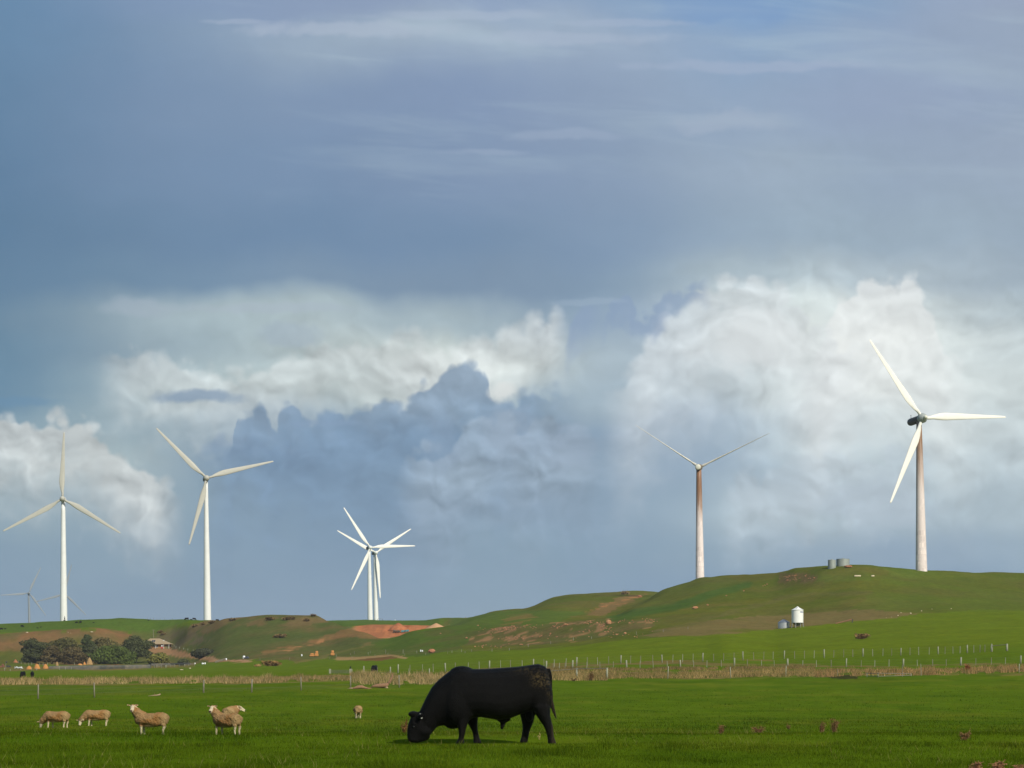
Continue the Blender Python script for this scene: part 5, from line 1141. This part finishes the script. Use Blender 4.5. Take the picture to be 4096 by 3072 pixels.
# ------------------------------------------------------------------ yard: hay, windbreak, vehicles
M_hay = material('hay', alb((184, 128, 70)), 0.95, var=0.15, vscale=3, bump=0.5); M_hayd = material('old_hay', alb((156, 126, 82)), 0.95, var=0.2, vscale=3, bump=0.5)
def heap(px, row, wpx, hpx, mat, name, label, cat, group=None, seed=0, d0=600, d1=960, jit=.08, pw=1.0):
    q = at1(px, row, d0=d0, d1=d1); s = mpp(q.y); r2 = random.Random(seed); n = 24; m = 8; mb = MB(); rings = []
    mb.bm.verts.ensure_lookup_table(); top = mb.bm.verts.new((0, 0, hpx*s)); prev = None
    for j in range(1, m+1):
        t_ = j/m; rr_ = wpx*s/2*t_; zz = hpx*s*(1-t_**pw) if j < m else -.4
        rg = [mb.bm.verts.new((math.cos(2*math.pi*i/n)*rr_*(1+r2.uniform(-jit, jit)), math.sin(2*math.pi*i/n)*rr_*.8*(1+r2.uniform(-jit, jit)), zz*(1+r2.uniform(-jit, jit)))) for i in range(n)]
        for i in range(n):
            if prev is None: mb.bm.faces.new((top, rg[i], rg[(i+1) % n]))
            else: mb.bm.faces.new((prev[i], rg[i], rg[(i+1) % n], prev[(i+1) % n]))
        prev = rg
    return mb.build(name, mat, smooth=True, loc=q, label=label, cat=cat, group=group)
GH = 'hay heaps in the yard'
heap(116, 2677, 25, 13, M_hay, 'hay_heap', 'orange hay heap, smallest and furthest left in the yard', 'hay', GH, 1, pw=2.2)
heap(148, 2675, 27, 19, M_hay, 'hay_heap', 'orange hay heap in the middle of the three in the yard', 'hay', GH, 2, pw=2.2)
heap(182, 2674, 24, 17, M_hay, 'hay_heap', 'orange rounded hay heap next to the windbreak end', 'hay', GH, 3, pw=2.4)
heap(228, 2662, 13, 15, M_hayd, 'hay_heap', 'narrow pale hay heap in front of the brown trees', 'hay', GH, 4, pw=2)
heap(338, 2659, 14, 12, M_hay, 'hay_heap', 'bright hay heap under the trees near the green tree', 'hay', GH, 5, pw=1.3)
heap(320, 2660, 22, 6, M_hay, 'hay_heap', 'low strip of hay left of the bright heap under the trees', 'hay', GH, 6, pw=2)
heap(358, 2658, 30, 28, M_hayd, 'hay_heap', 'tall dull olive hay heap under the grove', 'hay', GH, 7, pw=1.4)
heap(62, 2650, 22, 14, alb and material('soil_heap', alb((150, 100, 66)), .95, var=.2), 'soil_heap', 'reddish soil heap at far left before the trees', 'soil heap', None, 8)
M_net = material('windbreak_mesh', alb((88, 88, 78)), 0.9, var=0.15, vscale=.6, col2=alb((104, 96, 78)))
pts = [(196,2664,2676),(300,2662,2678),(400,2661,2678),(500,2660,2676),(600,2658,2673)]
def strip(pts, name, mat, label, cat, d0=700, d1=880, depth=2.5):
    qs = [at1(p_[0], p_[2], d0=d0, d1=d1) for p_ in pts]; o0 = qs[0]; rings = []
    for q, p_ in zip(qs, pts):
        h = (p_[2]-p_[1])*mpp(q.y); b = q-o0
        rings.append([b+Vector((0, depth*u_, h*v_)) for u_, v_ in ((0,-.3),(0,.5),(.1,.75),(.3,.95),(.5,1.0),(.7,.95),(.9,.75),(1,.5),(1,-.3))])
    mb = MB(); mb.loft(rings); return mb.build(name, mat, smooth=False, loc=o0, label=label, cat=cat)
strip(pts, 'silage_row', M_net, 'long low grey covered silage row along the foot of the trees', 'silage row')
strip([(604,2654,2664),(680,2653,2661),(760,2650,2658)], 'silage_row', M_net, 'thinner grey covered row behind the yard rails', 'silage row', 760, 900)
GBH = 'orange hay stacks beside the fence'
for px, row, w_, h_, lab in ((1248,2626,19,13,'low orange hay stack, left one of the touching two'), (1266,2625,15,21,'tall orange hay stack, right one of the touching two'), (1330,2622,15,20,'single orange hay stack by itself near the fence start')):
    q = at1(px, row, d0=660, d1=900); s = mpp(q.y); root = empty('hay_stack', q, label=lab, cat='hay stack', group=GBH)
    MB().box((0, 0, h_*s*.28), (w_*s, w_*s*.9, h_*s*.56), None, .15).build('bale', M_hay, root)
    MB().box((random.uniform(-.1, .1), 0, h_*s*.78), (w_*s*.75, w_*s*.7, h_*s*.44), Euler((0, 0, .2)), .15).build('bale', M_hay, root)
M_teal = material('teal_paint', alb((60, 132, 140)), .5, var=.1); M_tarp = material('white_tarp', (0.55, 0.58, 0.55), .7, var=.15, vscale=2)
def car(px, row, wpx, hpx, body, label, name='parked_car', rz=0.0, d0=640, d1=1000):
    q = at1(px, row, d0=d0, d1=d1); s = mpp(q.y); L_, H_ = wpx*s, hpx*s; root = empty(name, q, rz, label=label, cat='car'); W_ = 1.8
    prof = [(-.5,.22),(-.5,.5),(-.42,.56),(-.26,.6),(-.14,.97),(.22,1.0),(.36,.62),(.48,.55),(.5,.22)]
    MB().loft([[Vector((x_*L_, y_, z_*H_*(1 if abs(y_) < W_/2 else .98))) for x_, z_ in prof] for y_ in (-W_/2, 0, W_/2)]).build('body', body, root)
    MB().box((.04*L_, 0, .79*H_), (.34*L_, W_*1.02, .26*H_), None, .05).build('window', M_glass, root)
    for x_ in (-.3, .3):
        for y_ in (-.8, .8): MB().tube((x_*L_, y_-.1, .16*H_), (x_*L_, y_+.1, .16*H_), .18*H_, .18*H_, 12).build('wheel', M_dk, root)
    return root
M_carw = material('car_white', (.75, .76, .74), .3, var=.03); M_card = material('car_dark', (.05, .06, .08), .3, var=.1)
car(986, 2635, 22, 10, M_card, 'dark car with a bright front parked by the drive right of the lone tree')
q = at1(979, 2635, d0=640, d1=1000)-Vector((0, 2.2, 0)); s = mpp(q.y); root = empty('water_drum', q, label='small white drum in front of the dark parked car', cat='drum'); MB().lathe([(.01,0),(.4,0),(.42,.1),(.42,.8),(.3,.95),(.01,1)], 14).build('body', M_carw, root, True)
for px, row, w_, h_, lab in ((905,2641,6,8,'white drum on the loading ramp by the drive'),(780,2656,5,5,'small white drum at the end of the yard rails'),(811,2657,9,6,'white tank at the foot of the lone tree, left of two'),(820,2657,6,7,'white tank at the foot of the lone tree, right of two'),(1207,2625,5,8,'white marker drum left of the hay stacks'),(1683,2607,5,8,'white drum, left of two by the orange boulder'),(1690,2607,4,7,'white drum, right of two by the orange boulder'),(1380,2489,0,0,'')):
    if not w_: continue
    q = at1(px, row, d0=560, d1=980); s = mpp(q.y); root = empty('white_drum', q, label=lab, cat='drum', group='white drums about the farm')
    MB().lathe([(.01,0),(w_*s*.48,0),(w_*s*.5,h_*s*.1),(w_*s*.5,h_*s*.8),(w_*s*.35,h_*s*.97),(.01,h_*s)], 14).build('body', M_carw, root, True); MB().lathe([(.01,h_*s),(w_*s*.15,h_*s),(w_*s*.15,h_*s*1.08),(.01,h_*s*1.08)], 8).build('cap', M_dk, root)
def junk(px, row, wpx, hpx, mat, label, name, cat, seed=0, d0=600, d1=960, n=9):
    q = at1(px, row, d0=d0, d1=d1); s = mpp(q.y); r2 = random.Random(seed); mb = MB()
    for i in range(n):
        cx = r2.uniform(-.4, .4)*wpx*s; mb.box((cx, r2.uniform(-.5, .5), hpx*s*r2.uniform(.12, .5)), (wpx*s*r2.uniform(.12, .4), r2.uniform(.3, .9), hpx*s*r2.uniform(.12, .4)), Euler((r2.uniform(-.3, .3), r2.uniform(-.5, .5), r2.uniform(-1, 1))), .03)
    for i in range(n): mb.tube((r2.uniform(-.5, .5)*wpx*s, r2.uniform(-.4, .4), 0), (r2.uniform(-.5, .5)*wpx*s, r2.uniform(-.4, .4), hpx*s*r2.uniform(.4, 1)), .06, .06, 6)
    return mb.build(name, mat, loc=q, label=label, cat=cat)
junk(75, 2674, 36, 9, M_tarp, 'crumpled white sheeting on the ground left of the hay heaps', 'tarpaulin', 'tarpaulin', 1)
junk(33, 2669, 16, 10, M_dk, 'dark farm machine at far left before the trees', 'farm_machine', 'machine', 2)
junk(12, 2668, 12, 14, M_rust, 'rusty red farm implement at the very left of the yard', 'farm_implement', 'implement', 3)
junk(0, 2670, 12, 8, M_rust, 'red machine cut off by the left edge of the yard', 'farm_implement', 'implement', 4)
q = at1(23, 2676, d0=600, d1=900); s = mpp(q.y); root = empty('yard_post', q, label='thin dark post with a dark bush-like top at far left of the yard', cat='post'); MB().tube((0, 0, -.2), (0, 0, 30*s), .11, .08, 6).build('pole', M_wood, root); MB().ico((3*s, 0, 28*s), (3.5*s, .3, 4*s), 2, .3).build('cap', M_dk, root)
junk(648, 2651, 22, 6, M_card, 'dark object under the yellow-green bush', 'farm_machine', 'machine', 5, 820, 905)
q = at1(609, 2652, d0=820, d1=905); s = mpp(q.y); root = empty('hose_reel', q, label='teal curved hoop beside the yellow-green bush', cat='hoop')
mb = MB(); pr = None
for i in range(9):
    a = math.pi*i/8; c_ = Vector((math.cos(a)*8*s, 0, math.sin(a)*8*s))
    if pr: mb.tube(pr, c_, .12, .12, 6)
    pr = c_
mb.build('hoop', M_teal, root)
# quarry machinery and sand piles
M_scr = material('scrap_steel', alb((72, 82, 72)), .7, var=.3, vscale=1.0)
q = at1(1588, 2531, d0=1000, d1=1180); s = mpp(q.y)
root = empty('rock_screen', q, label='grey-green steel screening machine standing in the orange quarry', cat='machine')
MB().box((0, 0, 7*s), (24*s, 1.6, 4*s), Euler((0, R(6), 0)), .05).build('body', M_scr, root)
for dx_ in (-10, -2, 8): MB().tube((dx_*s-1.0, 0, 0), (dx_*s+.6, 0, 7*s), .14, .14, 6).tube((dx_*s+1, 0, 0), (dx_*s-.3, 0, 7*s), .12, .12, 6).build('leg', M_scr, root)
MB().tube((-13*s, 0, 1*s), (-15*s, 0, 15*s), .15, .1, 6).tube((12*s, 0, 2*s), (4*s, 0, 13*s), .15, .1, 6).build('boom', M_scr, root)
q = at1(1620, 2529, d0=1000, d1=1180); s = mpp(q.y)
root = empty('conveyor', q, label='teal conveyor standing beside the screening machine in the quarry', cat='conveyor')
MB().box((0, 0, 5.5*s), (31*s, 1.2, 6.5*s), Euler((0, R(-6), 0)), .05).build('belt', M_teal, root); MB().tube((-1*s, -.7, 0), (1*s, -.7, 9*s), .16, .16, 6).build('leg', M_dk, root); MB().tube((12*s, 0, 0), (12*s, 0, 5*s), .12, .12, 6).build('leg', M_dk, root)
M_sand = material('quarry_sand', alb((184, 142, 102)), .95, var=.08, vscale=.4); M_sandr = material('quarry_spoil', alb((160, 98, 60)), .95, var=.25, vscale=.5)
heap(1745, 2516, 96, 24, M_sand, 'sand_pile', 'pale orange sand pile at the right end of the quarry', 'sand pile', None, 21, 860, 1100, .03, 1.1)
heap(1592, 2519, 84, 27, M_sandr, 'spoil_pile', 'red-orange spoil cone in the middle of the quarry', 'spoil pile', None, 22, 1100, 1180, .12, 1.25)
# ridge gate by the pair of turbines
beam_gate('thin dark gate frame on the skyline beside the pair of turbines', 'gate', [(1511,2486,2479),(1530,2486,2479)], 1450, 1640, (.98,), .08, .10, M_dk)
q = at1(1581, 2487, d0=1450, d1=1640); root = empty('marker_post', q, label='small white marker post on the ridge right of the pair of turbines', cat='post'); MB().tube((0, 0, -.3), (0, 0, .7), .3, .22, 8).build('pole', M_carw, root)
# auger on the right hill
a = at1(3342, 2496, d0=560, d1=700); s = mpp(a.y); root = empty('auger', a, label='long reddish auger pipe lying up the slope right of the silo', cat='auger')
b = Vector(((3409-3342)*s, 1.5, 19*s)); MB().tube((0, 0, .1), b, .10, .10, 8).build('pipe', M_rust, root); MB().tube((70*s, 1.5, 6*s), (72*s, 1.5, 20*s), .13, .13, 6).build('support', M_dk, root)
# fallen logs
M_log = material('driftwood', alb((136, 104, 78)), .95, var=.2, vscale=2, bump=.6); M_logp = material('driftwood_pale', alb((164, 140, 112)), .95, var=.15, vscale=2)
q = at1(1490, 2753, d0=200, d1=300); s = mpp(q.y); root = empty('fallen_log', q, label='fallen grey-brown tree trunk with one limb pointing up, in front of the fence', cat='log')
def worm(pts, n=8):
    rg = []
    for i, (x_, z_, r_) in enumerate(pts):
        d_ = Vector((pts[min(i+1, len(pts)-1)][0]-pts[max(i-1, 0)][0], 0, pts[min(i+1, len(pts)-1)][1]-pts[max(i-1, 0)][1])).normalized(); u_ = Vector((-d_.z, 0, d_.x))
        rg.append([Vector((x_*s, 0, z_*s))+u_*math.cos(2*math.pi*k/n)*r_*s*random.uniform(.85, 1.15)+Vector((0, 1, 0))*math.sin(2*math.pi*k/n)*r_*s for k in range(n)])
    return MB().loft(rg)
worm([(-8,4,1),(2,8,5),(20,10,8),(40,11,9),(55,13,8),(63,18,6)]).build('trunk', M_log, root, True)
worm([(58,14,6),(68,26,5),(76,40,4),(80,52,2.6),(82,60,.8)]).build('limb', M_log, root, True)
worm([(45,8,4),(56,4,4.5),(62,-1,3)]).build('root_flare', M_logp, root, True)
q = at1(1420, 2756, d0=200, d1=300); s = mpp(q.y); root = empty('fallen_log', q, label='lower hump-backed piece of driftwood left of the fallen trunk', cat='log')
worm([(-18,0,1),(-5,3,4),(12,7,7),(28,9,7),(40,5,5),(54,2,3),(66,3,1)]).build('trunk', M_log, root, True)
worm([(-30,2,.6),(-16,3,3),(-4,2,3)]).build('root_flare', M_logp, root, True)
q = at1(618, 2784, d0=190, d1=260); s = mpp(q.y); root = empty('fallen_branch', q, label='thin pale broken branch lying in the left field behind the big sheep', cat='branch')
worm([(-26,0,1),(-5,2,2),(10,3,3),(20,5,3),(24,9,1.2)], 6).build('limb', M_logp, root, True); MB().tube((2*s, 0, 2*s), (1*s, 0, 11*s), .03, .015, 5).build('twig', M_log, root)
for px, row, w_, lab in ((726,2681,18,'pale flat stone slab, left of two in the green pasture below the yard rails'),(760,2675,9,'small pale flat stone, right of two below the yard rails')): rock(px, row, w_, 5, M_rockw, lab, None, d0=560, d1=800)

# ------------------------------------------------------------------ haze
hm = bpy.data.materials.new('haze_air'); hm.use_nodes = True; ht = NT(hm.node_tree); ht.n.clear()
pv = ht.node('ShaderNodeVolumePrincipled'); pv.inputs['Density'].default_value = 0.00006; pv.inputs['Color'].default_value = (0.82, 0.88, 0.95, 1); pv.inputs['Anisotropy'].default_value = 0.0
ht.l.new(pv.outputs[0], ht.node('ShaderNodeOutputMaterial').inputs['Volume'])
hx = float(np.abs(gx).max())+40
zb = float(gz.min())-1.0
MB().box((0, (RD[-1]-60)/2, (zb+165)/2), (2*hx, RD[-1]+160, 165-zb)).build('haze', hm, kind='stuff', label='thin pale air fading the farthest turbines', cat='haze')
